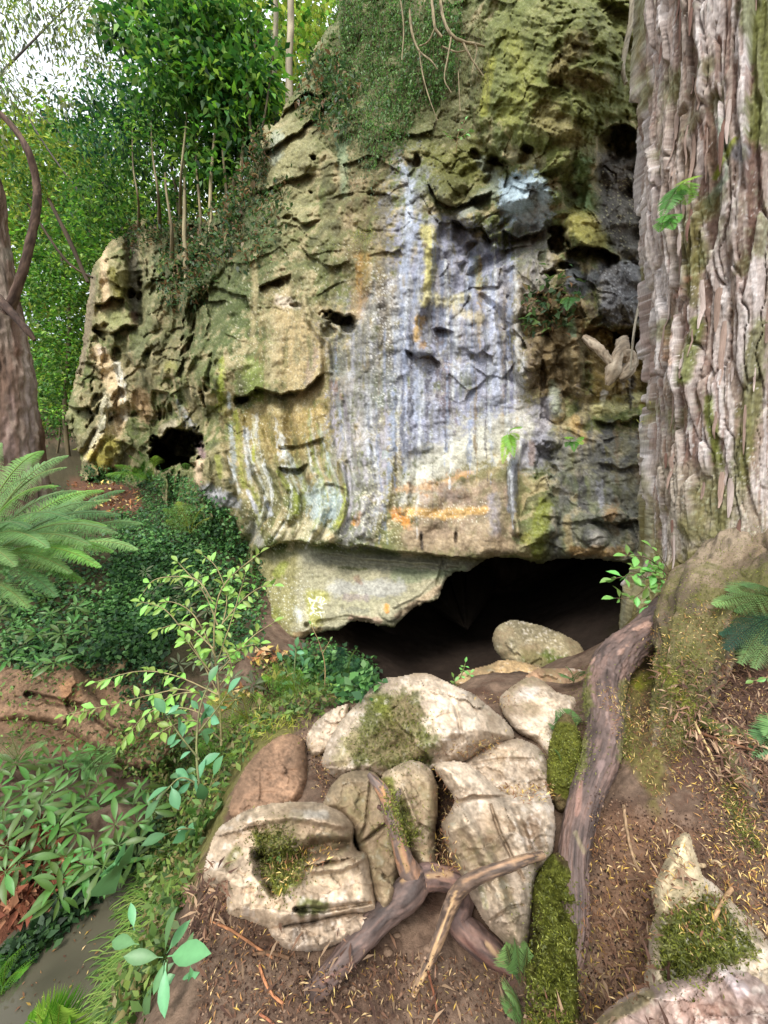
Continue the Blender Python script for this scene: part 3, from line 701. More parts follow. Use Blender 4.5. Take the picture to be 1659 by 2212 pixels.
# rock mass behind the face, so that no daylight reaches the cave from the back
cave_ring = np.array([(560,1300),(600,1385),(640,1200),(760,1210),(1000,1200),(1110,1195),(1250,1195),(1420,1210),(1560,1240),(1720,1330),(1760,1500),(1600,1700),(1250,1680),(900,1640),(650,1560),(560,1440)], float)
ring = catmull(cave_ring, 9)
nr = 44; rows = []
c0 = P(1050, 1400, 5.2)
for k in range(nr):
    t = k / (nr - 1)
    base = P(ring[:, 0], ring[:, 1], 7.0 - 1.7 * ss(980, 1130, ring[:, 0]))
    cen = base.mean(0)
    sc = 1.12 + .25 * math.sin(min(t * 2.2, 1.57)) - .95 * t ** 3
    q = cen + (base - cen) * sc + np.array([.4 * t, 7.5 * t, -.7 * t])
    q[:, 2] = np.where(q[:, 2] > cen[2], cen[2] + (q[:, 2] - cen[2]) * (.9 + .2 * t), q[:, 2])
    if k == nr - 1: q = cen + (q - cen) * .02
    q = q + .35 * np.stack([fbm(q, 1.1, 3, 51), fbm(q, 1.1, 3, 52), fbm(q, 1.1, 3, 53)], -1) * min(t * 4, 1)
    rows.append(q)
G = np.array(rows)
fc = grid_faces(nr, len(ring), wrap=True)
cc = np.zeros((G.size // 3, 3)) + lin((58, 50, 42))  # near-black walls: darkness of the cave put into the colour
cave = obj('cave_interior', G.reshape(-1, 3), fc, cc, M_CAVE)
tag(cave, 'inner walls of the cave under the cliff, its shade painted into their dark colour', kind='structure')

# ------------------------------------------------------------------ the ground: one sheet, shaped by surveyed levels
def uvz(u, v, z):
    p = PZ(u, v, z); return (p[0], p[1], z)
def uvd(u, v, d):
    return tuple(P(u, v, d))
GP = [uvz(450,2212,0.0), uvz(560,2212,0.0), uvz(830,2212,0), uvz(1200,2212,.03), uvz(1659,2212,.12), uvz(435,1900,-.05), uvz(560,1900,0), uvz(830,1950,.02), uvz(1100,1900,.06), uvz(1400,1900,.14), uvz(1659,1900,.27),
 uvz(500,1700,-.06), uvz(620,1650,-.03), uvz(830,1600,-.02), uvz(690,1620,-.02), uvz(700,1900,0), uvz(1050,1600,0), uvz(1180,1650,.08),
 uvd(700,1500,3.15), uvd(560,1560,2.75), uvd(850,1520,3.1), uvd(1000,1480,3.4), uvd(1100,1460,3.6), uvd(1240,1470,3.2), uvd(600,1450,3.9), uvd(560,1420,4.4), uvd(480,1300,5.6), uvd(740,1480,3.8),
 uvd(1430,1290,2.95), uvd(1659,1310,2.75), uvd(1500,1450,2.3), uvd(1659,1500,1.95), uvd(1400,1550,2.05), uvd(1400,1650,1.75), uvd(1659,1700,1.5), uvd(1500,1780,1.5), uvd(1340,1750,1.62), uvd(1290,1560,2.15), uvd(1900,1400,2.4), uvd(1900,1800,1.3),
 uvd(1540,1350,2.65), uvd(1480,1350,2.7),
 (-.72,.95,-.1), (-.8,1.35,-.16), (-.88,1.8,-.2), (-.92,2.3,-.24), (-.8,2.8,-.35),
 (-1.15,1.1,-.75), (-1.2,1.5,-.85), (-1.28,1.9,-.9), (-1.2,2.4,-.9), (-1.15,2.9,-.85), (-1.0,3.3,-.9),
 (-1.6,1.0,-1.15), (-1.68,1.6,-1.15), (-1.7,2.1,-1.15), (-1.55,2.7,-1.1), (-1.4,3.2,-1.1), (-1.0,3.9,-.95), (-.4,4.6,-1.0), (.6,5.4,-1.4), (2,7,-1.5), (.5,8,-1.5), (3,10,-1.5), (1.5,4.2,-.75), (2.3,4.6,-.7), (1.0,4.3,-1.4), (.25,3.35,-.95), (.7,3.75,-1.25), (-.2,3.7,-1.0), (2.9,3.9,-.5), (.2,4.2,-1.5),
 (-2.15,1.6,-1.0), (-2.3,1.2,-.95), (-2.12,2.2,-.92), (-2.0,2.7,-.95), (-2.35,2.0,-.72), (-2.6,1.6,-.75),
 uvd(100,1750,2.75), uvd(250,1750,2.75), uvd(0,1640,3.1), uvd(150,1640,3.3), uvd(300,1640,3.4), uvd(100,1500,3.8), uvd(300,1500,3.9), uvd(0,1500,3.7), uvd(430,1500,4.2), uvd(200,1420,4.3), uvd(0,1400,4.1), uvd(100,1350,4.7), uvd(330,1350,4.9), uvd(400,1250,5.8), uvd(250,1250,5.5), uvd(80,1250,5.2),
 uvd(300,1130,7.0), uvd(200,1130,7.0), uvd(480,1200,6.4), uvd(420,1120,7.1), uvd(270,1085,8.3), uvd(180,1050,9.6), uvd(400,1035,9.5), uvd(100,1010,11), uvd(0,1110,6.4), uvd(60,1060,7.2), uvd(-100,1060,7.5), uvd(-200,1250,5), uvd(-300,1500,3.6),
 uvd(130,980,14), uvd(60,960,17), (-14,20,3.5), (-25,28,7), (-6,25,4), (-40,50,14), (0,50,9), (-3,14,2.4), (-8,7,2.0), (-14,7,3), (-5,2.5,0), (-9,0,.4),
 (3.6,2.2,.85), (4.5,3.5,.9), (5,6,1), (2.6,.8,.35), (2.4,-.5,.2), (0,-2,0), (-1.2,-.5,-.9), (-2.0,-.5,-1.1), (-3,-1,-.4), (6,-3,.5), (-6,-5,0), (20,-20,.5), (-20,-20,.5), (40,10,3), (30,40,6)]
GPT = np.array(GP)

def ground_base(x, y):
    return mq(GPT, (x, y), c=.16)

GNB = lambda x, y: np.stack([x, y, np.zeros_like(x)], -1)
def ground_z(x, y):
    x = np.asarray(x, float); y = np.asarray(y, float)
    q = GNB(x, y)
    near = ss(9, 3, np.hypot(x, y))
    z = ground_base(x, y) + .035 * fbm(q, 1.6, 4, 61) + near * (.011 * fbm(q, 9, 4, 62) + .004 * fbm(q, 45, 3, 63))
    return z

ys = .55 * np.exp(np.linspace(0, math.log(70 / .55), 980))
ys = np.concatenate([ys[ys < 10], ys[ys >= 10][::8]])
sx = np.concatenate([np.linspace(-2.6, -1.35, 40)[:-1], np.linspace(-1.35, 1.35, 620), np.linspace(1.35, 2.6, 40)[1:]])
GX = sx[None, :] * (ys[:, None] + .25); GY = np.repeat(ys[:, None], len(sx), 1)
GZ = ground_z(GX, GY)
GW = np.stack([GX, GY, GZ], -1)
gu, gv, gd = proj(GW)
pg = Paint(gu, gv, GW, (106, 88, 74))
q1 = fbm(GW, 3.0, 4, 71).ravel(); q2 = fbm(GW, 14, 3, 72).ravel()
pg.mixnoise((82, 62, 50), q1, 0, .5, .7); pg.mixnoise((138, 114, 96), q2, .1, .6, .5); pg.mixnoise((84, 62, 50), -q2, .2, .6, .6)
Q = pg.poly; S_ = pg.stroke
Q([(-400,950),(560,950),(560,1300),(420,1480),(-400,1450)], (62, 58, 38), .9, 60)
Q([(150,1040),(250,1040),(310,1060),(300,1112),(240,1112),(150,1070)], (104, 74, 58), .95, 16, na=.4)
Q([(-200,1440),(120,1440),(300,1480),(380,1560),(340,1660),(150,1640),(-200,1640)], (126, 100, 78), .85, 30, na=.5)
S_([(60,1500,22),(180,1480,26),(240,1520,20)], (146,114,88), .6); S_([(230,1590,20),(330,1600,18)], (156,118,88), .6); S_([(150,1600,16),(240,1620,14)], (108,76,52), .6)
Q([(-100,1780),(100,1800),(190,1880),(120,1980),(20,2090),(-100,2120)], (122, 74, 54), .8, 30)
Q([(1330,1330),(1560,1250),(1560,1480),(1480,1600),(1420,1760),(1340,1640),(1290,1700),(1290,1500)], (98, 92, 44), .8, 30, na=.7, moss=.8)
S_([(1380,1480,24),(1450,1440,26),(1480,1520,20)], (128,132,34), .75, moss=1); S_([(1560,1700,18),(1600,1780,20),(1640,1830,16)], (96,102,44), .7, moss=.5); S_([(1390,1620,16)], (96,94,46), .7, moss=.8)
Q([(1380,1400),(1700,1350),(1700,1760),(1500,1760),(1400,1650)], (78, 56, 46), .75, 50, na=.8); Q([(1300,1750),(1520,1790),(1450,2200),(1290,2200)], (126, 96, 74), .6, 40)
Q([(500,1600),(640,1540),(620,1600),(520,1690),(450,1830),(420,1960),(380,1900)], (104, 104, 52), .75, 22, na=.8, moss=.6)
cave_shade = ss(2.95, 3.3, GY) * (1 - .9 * ss(1.25, 1.5, GX) * ss(4.6, 4.2, GY)) * ss(9.5, 8.5, GY) * ss(-.9, -.3, GX) * ss(7, 6, GX)
a_ = cave_shade.ravel()[:, None] * .9; pg.c = pg.c * (1 - a_) + lin((36, 29, 24)) * a_  # earth painted darker inside the cave to stand in for shade
GW = GW.copy(); GW[..., 2] += (pg.moss.reshape(GZ.shape)) * (.012 + .018 * fbm(GW, 40, 2, 73) + .02 * fbm(GW, 9, 2, 74))
f = grid_faces(*GX.shape)
gx2 = np.linspace(-60, 60, 90); gy2 = np.concatenate([np.linspace(-60, -3, 25), np.linspace(-2.7, .6, 12)])
X2, Y2 = np.meshgrid(gx2, gy2); W2 = np.stack([X2, Y2, ground_base(X2, Y2) - .02], -1).reshape(-1, 3)
gverts = np.concatenate([GW.reshape(-1, 3), W2]); f2_ = grid_faces(*X2.shape) + GW.size // 3
c2_ = np.zeros((len(W2), 3)) + lin((104, 82, 64))
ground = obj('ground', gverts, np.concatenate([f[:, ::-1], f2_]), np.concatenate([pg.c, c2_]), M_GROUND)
tag(ground, 'bare brown earth, banks and mossy slope below the cliff', kind='structure')

# stream
M_WATER = bpy.data.materials.new('murky_water'); M_WATER.use_nodes = True
_b = M_WATER.node_tree.nodes['Principled BSDF']
_b.inputs['Base Color'].default_value = (*lin((84, 80, 66)), 1); _b.inputs['Roughness'].default_value = .05; _b.inputs['IOR'].default_value = 1.33
_n = M_WATER.node_tree.nodes.new('ShaderNodeTexNoise'); _n.inputs['Scale'].default_value = 4
_t = M_WATER.node_tree.nodes.new('ShaderNodeTexCoord'); M_WATER.node_tree.links.new(_t.outputs['Object'], _n.inputs['Vector'])
_bp = M_WATER.node_tree.nodes.new('ShaderNodeBump'); _bp.inputs['Strength'].default_value = .12; _bp.inputs['Distance'].default_value = .02
M_WATER.node_tree.links.new(_n.outputs['Fac'], _bp.inputs['Height']); M_WATER.node_tree.links.new(_bp.outputs['Normal'], _b.inputs['Normal'])
sc_ = catmull([(-2.2,-4),(-1.75,0),(-1.68,1.2),(-1.72,2.0),(-1.58,2.7),(-1.4,3.2),(-1.0,3.8)], 8, False)
tn = np.gradient(sc_, axis=0); tn /= np.linalg.norm(tn, axis=1)[:, None]; nn_ = np.stack([-tn[:, 1], tn[:, 0]], -1)
wd = np.array([-.62, -.2, .2, .62])
SW = np.stack([np.concatenate([sc_ + nn_ * w, np.full((len(sc_), 1), -1.0)], 1) for w in wd], 1)
stream = obj('stream', SW.reshape(-1, 3), grid_faces(len(sc_), 4), None, M_WATER)
tag(stream, 'murky olive brown stream running along the foot of the bank', kind='structure')

# ------------------------------------------------------------------ boulders
def blob(name, label, cat, outline, zb, zt, bulge, w, paint, feats=None, amp=.03, group=None, mat=None, base=(172,160,134), step=2.3, dtop=None, dbot=None, thick=.8, lumps=1.0, top_power=1.0, kind=None):
    poly = catmull(outline, 4)
    poly = poly.mean(0) + (poly - poly.mean(0)) * 1.045
    w = w * .68
    u0, v0 = poly.min(0) - 6; u1, v1 = poly.max(0) + 6
    uu, vv = np.meshgrid(np.arange(u0, u1, step), np.arange(v0, v1, step))
    s = sdf(uu, vv, poly) + 1.6 * n2(uu, vv, .05, .05, 3, u0)
    vt, vb = poly[:, 1].min(), poly[:, 1].max()
    db = dbot if dbot else dz(vb, zb); dt = dtop if dtop else dz(vt, zt)
    t = np.clip((vb - vv) / (vb - vt), 0, 1)
    # 1/d is linear across a plane
    D0 = 1 / ((1 - t) / db + t / dt)
    prof = np.sqrt(np.clip(1 - (1 - np.clip(s / w, 0, 1)) ** 2, 0, 1))
    Wp = P(uu, vv, D0)
    pt = Paint(uu, vv, Wp, base)
    nb = fbm(Wp, 5, 4, 81).ravel(); nc = fbm(Wp, 22, 3, 82).ravel()
    pt.mixnoise(tuple(x * .8 for x in base), nb, 0, .5, .7); pt.mixnoise(tuple(min(x * 1.16, 255) for x in base), -nb, .1, .6, .7); pt.mixnoise(tuple(x * .72 for x in base), nc, .2, .7, .5)
    if paint: paint(pt)
    rel = 0
    if feats: rel = feats(uu, vv)
    f1, f2, r = worley(uu / 70 + .3 * n2(uu, vv, .03, .03, 2, 3), vv / 45, 17)
    fw = 14 * n2(uu, vv, .02, .02, 3, 41); px_ = np.sqrt(poly.ptp(0).prod()) if hasattr(poly, 'ptp') else np.sqrt(np.ptp(poly, 0).prod())
    nz = amp * (-1.25 * facets((uu + fw) / (px_ * .42), (vv - fw) / (px_ * .34), 71) - .4 * facets((uu - fw) / (px_ * .15), (vv + fw) / (px_ * .13), 72) + .8 * fbm(Wp, 2.2, 4, 83) + .2 * r * ss(0, .3, f2 - f1) * lumps + .3 * fbm(Wp, 12, 4, 84, gain=.6) + .12 * fbm(Wp, 50, 3, 85) - .9 * fbm(Wp, 1.9, 3, 87, ridged=True) - .3 * fbm(Wp, 6, 3, 88, ridged=True))
    c1, c2_, cr = worley(uu / 34 + .5 * n2(uu, vv, .03, .03, 3, 5), vv / 26 + .5 * n2(uu, vv, .03, .03, 3, 6), 31)
    nz = nz + .007 * ss(.06, .0, c2_ - c1) * ss(-.1, .4, n2(uu, vv, .01, .01, 2, 7))
    g1 = fbm(Wp, 40, 3, 89).ravel(); g2 = fbm(Wp, 110, 2, 90).ravel(); st_ = fbm(Wp, 4, 4, 95).ravel()
    ms = pt.moss.reshape(uu.shape)
    pt.c = pt.c * np.clip(1 + .22 * g1 + .25 * g2, .4, 1.8)[:, None]
    if base[0] > 145 and amp > .01:
        pt.mixnoise((134, 112, 86), st_, .05, .7, .6); pt.mixnoise((220, 210, 198), g1 - .4 * st_, .3, .9, .45); pt.mixnoise((112, 106, 72), st_ + .5 * g1, .4, 1.1, .55)
    front = D0 - bulge * prof + (nz + rel) * prof - ms * prof * (.006 + .012 * fbm(Wp, 60, 2, 86))
    bk = D0 + bulge * thick * prof + .02
    keep = s > 0
    F = grid_faces(*uu.shape, keep=keep)
    V1 = P(uu, vv, front).reshape(-1, 3); V2 = P(uu, vv, bk).reshape(-1, 3)
    V1, Fa, C1, idx = compress(V1, F, pt.c, np.arange(uu.size))
    be = boundary_edges(Fa)
    # the back is the same outline, coarser in shape but closed against the front
    V2 = V2[idx]
    n = len(V1)
    Fb = Fa[:, ::-1] + n
    Fs = np.stack([be[:, 1], be[:, 0], be[:, 0] + n, be[:, 1] + n], -1)
    o = obj(name, np.concatenate([V1, V2]), np.concatenate([Fa, Fb, Fs]), np.concatenate([C1, C1]), mat or M_ROCK)
    return tag(o, label, cat, group, kind)

def gmix(*lines):
    """grooves and ribs of a boulder: (pts, amount); positive is a groove"""
    def fn(u, v):
        out = 0
        for pts, A in lines:
            pa = np.array(pts, float); m = np.full(u.shape, 9.0)
            for (x0, y0, r0), (x1, y1, r1) in zip(pa[:-1], pa[1:]):
                dx, dy = x1 - x0, y1 - y0
                t = np.clip(((u - x0) * dx + (v - y0) * dy) / (dx * dx + dy * dy + 1e-9), 0, 1)
                m = np.minimum(m, np.hypot(u - x0 - t * dx, v - y0 - t * dy) / (r0 + t * (r1 - r0)))
            m = m + .15 * n2(u, v, .08, .08, 2, A * 5)
            out = out + A * ss(1.1, .15, m)
        return out
    return fn

BG = 'worn boulders piled before the cave mouth'
PALE = (192, 173, 151)
blob('boulder', 'pale boulder lying inside the black cave mouth, green on its near flank', 'boulder', [(1067,1380),(1080,1352),(1112,1341),(1160,1350),(1205,1366),(1245,1388),(1264,1420),(1258,1452),(1210,1470),(1150,1462),(1100,1435),(1072,1405)], -.62, -.1, .28, 60,
     lambda p: (p.stroke([(1140,1420,24),(1190,1430,28),(1230,1440,20)], (84,98,34), .9, moss=.5), p.stroke([(1090,1370,20),(1100,1400,20)], (140,132,106), .6)), group=BG, base=(150,138,108), dbot=4.15, dtop=4.6)
blob('boulder', 'flat tan rock just outside the cave with grass tufts on it', 'boulder', [(985,1478),(1000,1452),(1045,1440),(1095,1425),(1150,1436),(1180,1458),(1150,1490),(1090,1500),(1030,1500)], -.3, -.2, .16, 34, None, group=BG, base=(176,148,108), dbot=3.25, dtop=3.75)
blob('boulder', 'grey low stone half buried between tan rock and big pale boulder', 'boulder', [(1000,1520),(1020,1500),(1060,1488),(1085,1498),(1080,1530),(1050,1545),(1015,1540)], -.1, -.1, .1, 22, None, group=BG, base=(138,124,100), dbot=2.95, dtop=3.2)
blob('boulder', 'smooth brown rock slab behind the mossy root, above the pale boulder', 'boulder', [(1130,1475),(1160,1445),(1200,1444),(1262,1450),(1275,1490),(1230,1540),(1170,1520)], -.05, .05, .16, 30, None, group=BG, base=(160,128,100), dbot=2.95, dtop=3.3)
blob('boulder', 'whitish rounded boulder against the mossy root edge', 'boulder', [(1080,1518),(1100,1490),(1140,1466),(1168,1470),(1210,1500),(1245,1510),(1240,1570),(1215,1620),(1205,1690),(1190,1650),(1160,1606),(1108,1572)], .0, .1, .16, 44,
     lambda p: p.stroke([(1120,1510,20),(1150,1490,16)], (206,196,186), .6), group=BG, base=PALE, dbot=2.0, dtop=2.85)
blob('boulder', 'large domed boulder with dark moss over its front and pale crown', 'boulder', [(702,1645),(716,1600),(740,1560),(770,1525),(795,1495),(830,1470),(870,1464),(905,1458),(935,1462),(975,1482),(1020,1502),(1058,1532),(1090,1562),(1102,1590),(1080,1612),(1040,1626),(1000,1648),(930,1672),(850,1690),(780,1690),(725,1672)], -.05, .32, .34, 110,
     lambda p: (p.poly([(800,1500),(850,1490),(890,1500),(905,1540),(940,1590),(930,1640),(860,1660),(770,1650),(740,1620),(770,1560)], (92,96,48), .9, 26, na=.8, moss=.9), p.stroke([(820,1520,22),(850,1560,18)], (118,124,40), .6, moss=1), p.stroke([(960,1500,30),(1020,1550,30)], (206,190,168), .5), p.stroke([(765,1590,20),(735,1640,20)], (164,152,112), .6), p.stroke([(900,1600,8),(890,1620,8)], (190,172,140), .8)),
     gmix(([(830,1475,10),(820,1540,12),(850,1600,10)], -.03), ([(955,1470,5),(985,1530,5),(1000,1600,6)], .03), ([(1010,1500,4),(1040,1560,4)], .025), ([(900,1660,20),(960,1620,22),(985,1600,16)], .06)), amp=.045, group=BG, base=PALE)
blob('boulder', 'small pale wedge stone leaning on the mossy domed boulder', 'boulder', [(663,1606),(668,1578),(690,1552),(720,1532),(750,1524),(746,1560),(728,1600),(700,1626),(675,1632)], -.05, .05, .1, 22, None, group=BG, base=PALE)
blob('boulder', 'low cracked pale rock in the gap below the domed boulder', 'boulder', [(1000,1660),(1035,1625),(1080,1598),(1130,1600),(1168,1622),(1190,1672),(1196,1712),(1160,1730),(1100,1728),(1050,1702)], .0, .14, .14, 36,
     lambda p: p.stroke([(1080,1640,30)], (200,178,150), .5), gmix(([(1020,1650,4),(1080,1640,5),(1150,1640,4)], .025)), group=BG, base=PALE)
blob('boulder', 'long cracked boulder with crinkled white shoulder and foot down to the dead root', 'boulder', [(944,1664),(962,1650),(1008,1654),(1050,1682),(1090,1716),(1140,1716),(1176,1712),(1190,1740),(1196,1790),(1186,1850),(1156,1890),(1146,1960),(1138,2030),(1120,2048),(1090,2030),(1050,1990),(1015,1930),(988,1876),(966,1824),(957,1782),(976,1752),(984,1730),(964,1700)], .0, .24, .22, 60,
     lambda p: (p.stroke([(1000,1790,40),(1040,1860,36),(1080,1940,26)], (204,186,160), .6), p.stroke([(1060,1760,30),(1120,1790,30)], (176,158,136), .6), p.stroke([(1150,1780,26),(1160,1860,20)], (120,96,74), .7), p.stroke([(1085,1900,14),(1110,1980,16)], (104,96,66), .6), p.stroke([(1040,1920,8),(1050,1960,8)], (120,124,80), .5)),
     gmix(([(985,1735,7),(1020,1722,7),(1070,1722,5),(1100,1720,5)], .07), ([(1060,1740,5),(1080,1800,6),(1130,1900,6)], .03), ([(1000,1760,18),(1050,1850,22),(1090,1960,18)], -.06), ([(1110,1740,10),(1150,1850,10)], .04), ([(1060,1990,5),(1100,1960,5),(1130,1955,4)], .04), ([(960,1660,10),(1000,1700,14)], -.04)), amp=.04, group=BG, base=PALE)
blob('boulder', 'smooth mud brown rock hump on the path beside the ferny bank', 'boulder', [(500,1760),(510,1700),(540,1645),(580,1606),(618,1588),(650,1596),(661,1640),(660,1690),(650,1728),(610,1752),(560,1780)], -.05, .0, .12, 44, None, group=BG, base=(134,106,84), amp=.02)
blob('boulder', 'dull leaning slab behind the pale front boulder and dead root', 'boulder', [(700,1748),(716,1704),(744,1676),(786,1668),(816,1678),(836,1720),(852,1780),(866,1850),(862,1900),(850,1950),(815,1960),(790,1880),(766,1810),(740,1770)], .02, .22, .14, 40,
     lambda p: (p.stroke([(760,1720,30),(780,1760,26)], (150,138,104), .7), p.stroke([(820,1850,24),(830,1900,22)], (88,76,56), .6), p.stroke([(808,1790,12)], (96,98,48), .5, moss=.4)), gmix(([(800,1690,4),(790,1780,5),(770,1830,4)], .03), ([(770,1830,5),(820,1790,5),(850,1770,4)], .04)), group=BG, base=(150,132,106))
blob('boulder', 'upright pale slab with bright moss down its side behind the dead root', 'boulder', [(826,1682),(850,1660),(886,1646),(912,1650),(935,1672),(946,1710),(944,1760),(940,1812),(946,1880),(905,1870),(880,1830),(858,1780),(838,1730)], .03, .26, .15, 36,
     lambda p: (p.stroke([(836,1690,16),(862,1740,20),(885,1800,20)], (104,112,34), .95, moss=1), p.stroke([(905,1690,22),(925,1750,16)], (198,182,152), .6), p.stroke([(910,1810,16),(925,1780,14)], (196,186,164), .6), p.stroke([(900,1755,8)], (112,114,60), .7, moss=.7)), gmix(([(905,1780,5),(942,1800,5)], .03), ([(870,1700,6),(900,1780,8)], -.03)), group=BG, base=(178,158,130))
blob('boulder', 'broad pale boulder with a bright moss hollow and a little weed growing in it', 'boulder', [(448,1896),(462,1830),(476,1796),(510,1768),(560,1746),(610,1738),(660,1737),(705,1741),(742,1757),(764,1786),(760,1815),(770,1838),(784,1838),(797,1868),(804,1910),(810,1950),(800,1968),(740,1975),(690,1985),(600,2004),(545,1985),(500,1970),(492,1930)], .0, .2, .2, 60,
     lambda p: (p.poly([(545,1800),(600,1790),(640,1830),(665,1850),(640,1900),(600,1935),(575,1900),(560,1850)], (112,120,30), .97, 14, na=.8, moss=1), p.stroke([(510,1840,22),(490,1870,20)], (112,110,62), .8, moss=.4), p.stroke([(680,1820,18),(740,1825,18)], (96,70,50), .85), p.stroke([(640,1760,20),(700,1760,16)], (198,194,186), .55), p.stroke([(660,1960,22),(700,1955,18)], (92,96,50), .9, moss=.5), p.stroke([(540,1950,24)], (196,176,148), .6), p.stroke([(570,1820,8),(575,1900,8)], (96,86,54), .6), p.stroke([(740,1880,24),(680,1900,20)], (196,180,152), .5)),
     gmix(([(560,1850,24),(620,1860,36),(690,1830,28),(750,1822,14)], .1), ([(560,1880,18),(590,1930,12)], .05), ([(640,1965,8),(700,1965,10),(800,1950,5)], .06), ([(790,1850,10),(740,1870,16),(680,1880,12)], -.06), ([(530,1770,16),(640,1760,18),(740,1780,14)], -.05)), amp=.035, group=BG, base=(194,172,146))
blob('boulder', 'low pale toe of stone under the moss hollow boulder, by the root tip', 'boulder', [(585,2010),(610,1992),(660,1992),(720,1978),(790,1964),(812,1958),(804,1990),(770,2020),(730,2040),(690,2052),(650,2054),(615,2046)], .0, .07, .1, 26, None, group=BG, base=(196,174,150))
blob('boulder', 'pointed bare tan stone standing in the litter below the reddish root end', 'boulder', [(1410,1920),(1424,1884),(1442,1850),(1458,1818),(1472,1803),(1488,1804),(1498,1830),(1508,1865),(1520,1900),(1524,1940),(1490,1985),(1440,1990),(1415,1960)], .18, .42, .13, 34, lambda p: p.stroke([(1470,1860,20),(1460,1920,24)], (176,162,128), .6), group=BG, base=(190,174,142), amp=.008)
blob('boulder', 'low boulder quilted with deep green moss and fallen yellow needles', 'boulder', [(1404,2070),(1408,2010),(1425,1968),(1462,1930),(1502,1896),(1540,1912),(1580,1950),(1620,1990),(1670,2050),(1720,2120),(1700,2200),(1600,2180),(1530,2150),(1450,2170),(1400,2130)], .1, .26, .14, 44,
     lambda p: (p.poly([(1425,2000),(1480,1950),(1540,1930),(1600,2000),(1640,2050),(1560,2090),(1500,2120),(1430,2110)], (84,94,28), .95, 16, na=.6, moss=1), p.stroke([(1500,1880,8),(1510,1930,8),(1540,1950,10)], (196,188,168), .8), p.stroke([(1412,2000,7),(1406,2060,8)], (188,170,150), .8), p.stroke([(1580,1990,8),(1640,2060,12),(1600,2100,18)], (178,168,150), .7)), group=BG, base=(168,152,130))
blob('boulder', 'pinkish crystalline rock cropping out at the very corner of the litter slope', 'boulder', [(1262,2300),(1290,2212),(1330,2172),(1380,2140),(1440,2124),(1500,2100),(1550,2082),(1610,2104),(1680,2150),(1760,2200),(1800,2330),(1500,2420),(1300,2400)], .12, .3, .14, 60,
     lambda p: (p.stroke([(1400,2150,20),(1330,2190,18),(1290,2220,18)], (122,116,72), .7, moss=.3), p.stroke([(1560,2100,14),(1600,2140,20)], (206,190,190), .6), p.stroke([(1480,2180,30),(1560,2190,30)], (150,116,100), .5)), group=BG, base=(168,146,136))
blob('stone', 'small upright grey stone among ferns below the hanging cliff block', 'stone', [(676,1420),(686,1404),(700,1404),(716,1430),(738,1460),(746,1492),(720,1506),(690,1500),(684,1460)], -.45, -.3, .08, 18, None, base=(120,104,74), dbot=3.75, dtop=3.85)
blob('stone', 'round brown stone capped with dirt at the foot of the ivy slope', 'stone', [(176,1450),(186,1410),(210,1388),(248,1382),(274,1396),(276,1430),(262,1460),(220,1470)], -.3, -.2, .15, 26, None, base=(134,112,84), dbot=4.2, dtop=4.5)
blob('mossy_stone', 'vertical hump covered in bright moss hugging the long root', 'stone', [(1128,2240),(1140,2150),(1136,2080),(1150,2010),(1152,1930),(1168,1880),(1196,1850),(1226,1856),(1240,1930),(1248,2020),(1246,2110),(1240,2240)], .02, .18, .07, 26, lambda p: (p.poly([(1130,2260),(1140,1900),(1190,1830),(1240,1900),(1250,2260)], (104,110,44), .9, 14, na=1.0, moss=1.0), p.stroke([(1160,1960,10),(1150,2100,12)], (84,80,44), .7, na=1.0)), base=(104,92,62), amp=.05, mat=M_MOSS)
blob('mossy_stone', 'mossy stone with small ferns tucked beside the upper root', 'stone', [(1182,1700),(1184,1640),(1192,1588),(1215,1545),(1240,1560),(1262,1620),(1262,1680),(1240,1740),(1205,1750)], .05, .25, .12, 24, lambda p: p.poly([(1180,1560),(1270,1560),(1270,1760),(1180,1700)], (100,104,40), .9, 12, na=.8, moss=1.0), base=(120,104,72), mat=M_MOSS)
blob('mud_bank', 'rounded orange brown mud bank hollowed by the stream', 'bank', [(-60,1500),(0,1450),(60,1440),(120,1420),(170,1450),(200,1500),(260,1540),(330,1560),(370,1600),(340,1650),(260,1650),(180,1600),(100,1560),(20,1560),(-60,1580)], -.8, -.5, .22, 34, lambda p: (p.stroke([(150,1490,30)], (160,118,84), .6), p.stroke([(230,1590,14),(330,1610,12)], (110,76,52), .6)), gmix(([(60,1500,10),(180,1530,12),(250,1580,10)], .12)), base=(128,102,80), dbot=3.35, dtop=4.1, mat=M_GROUND)

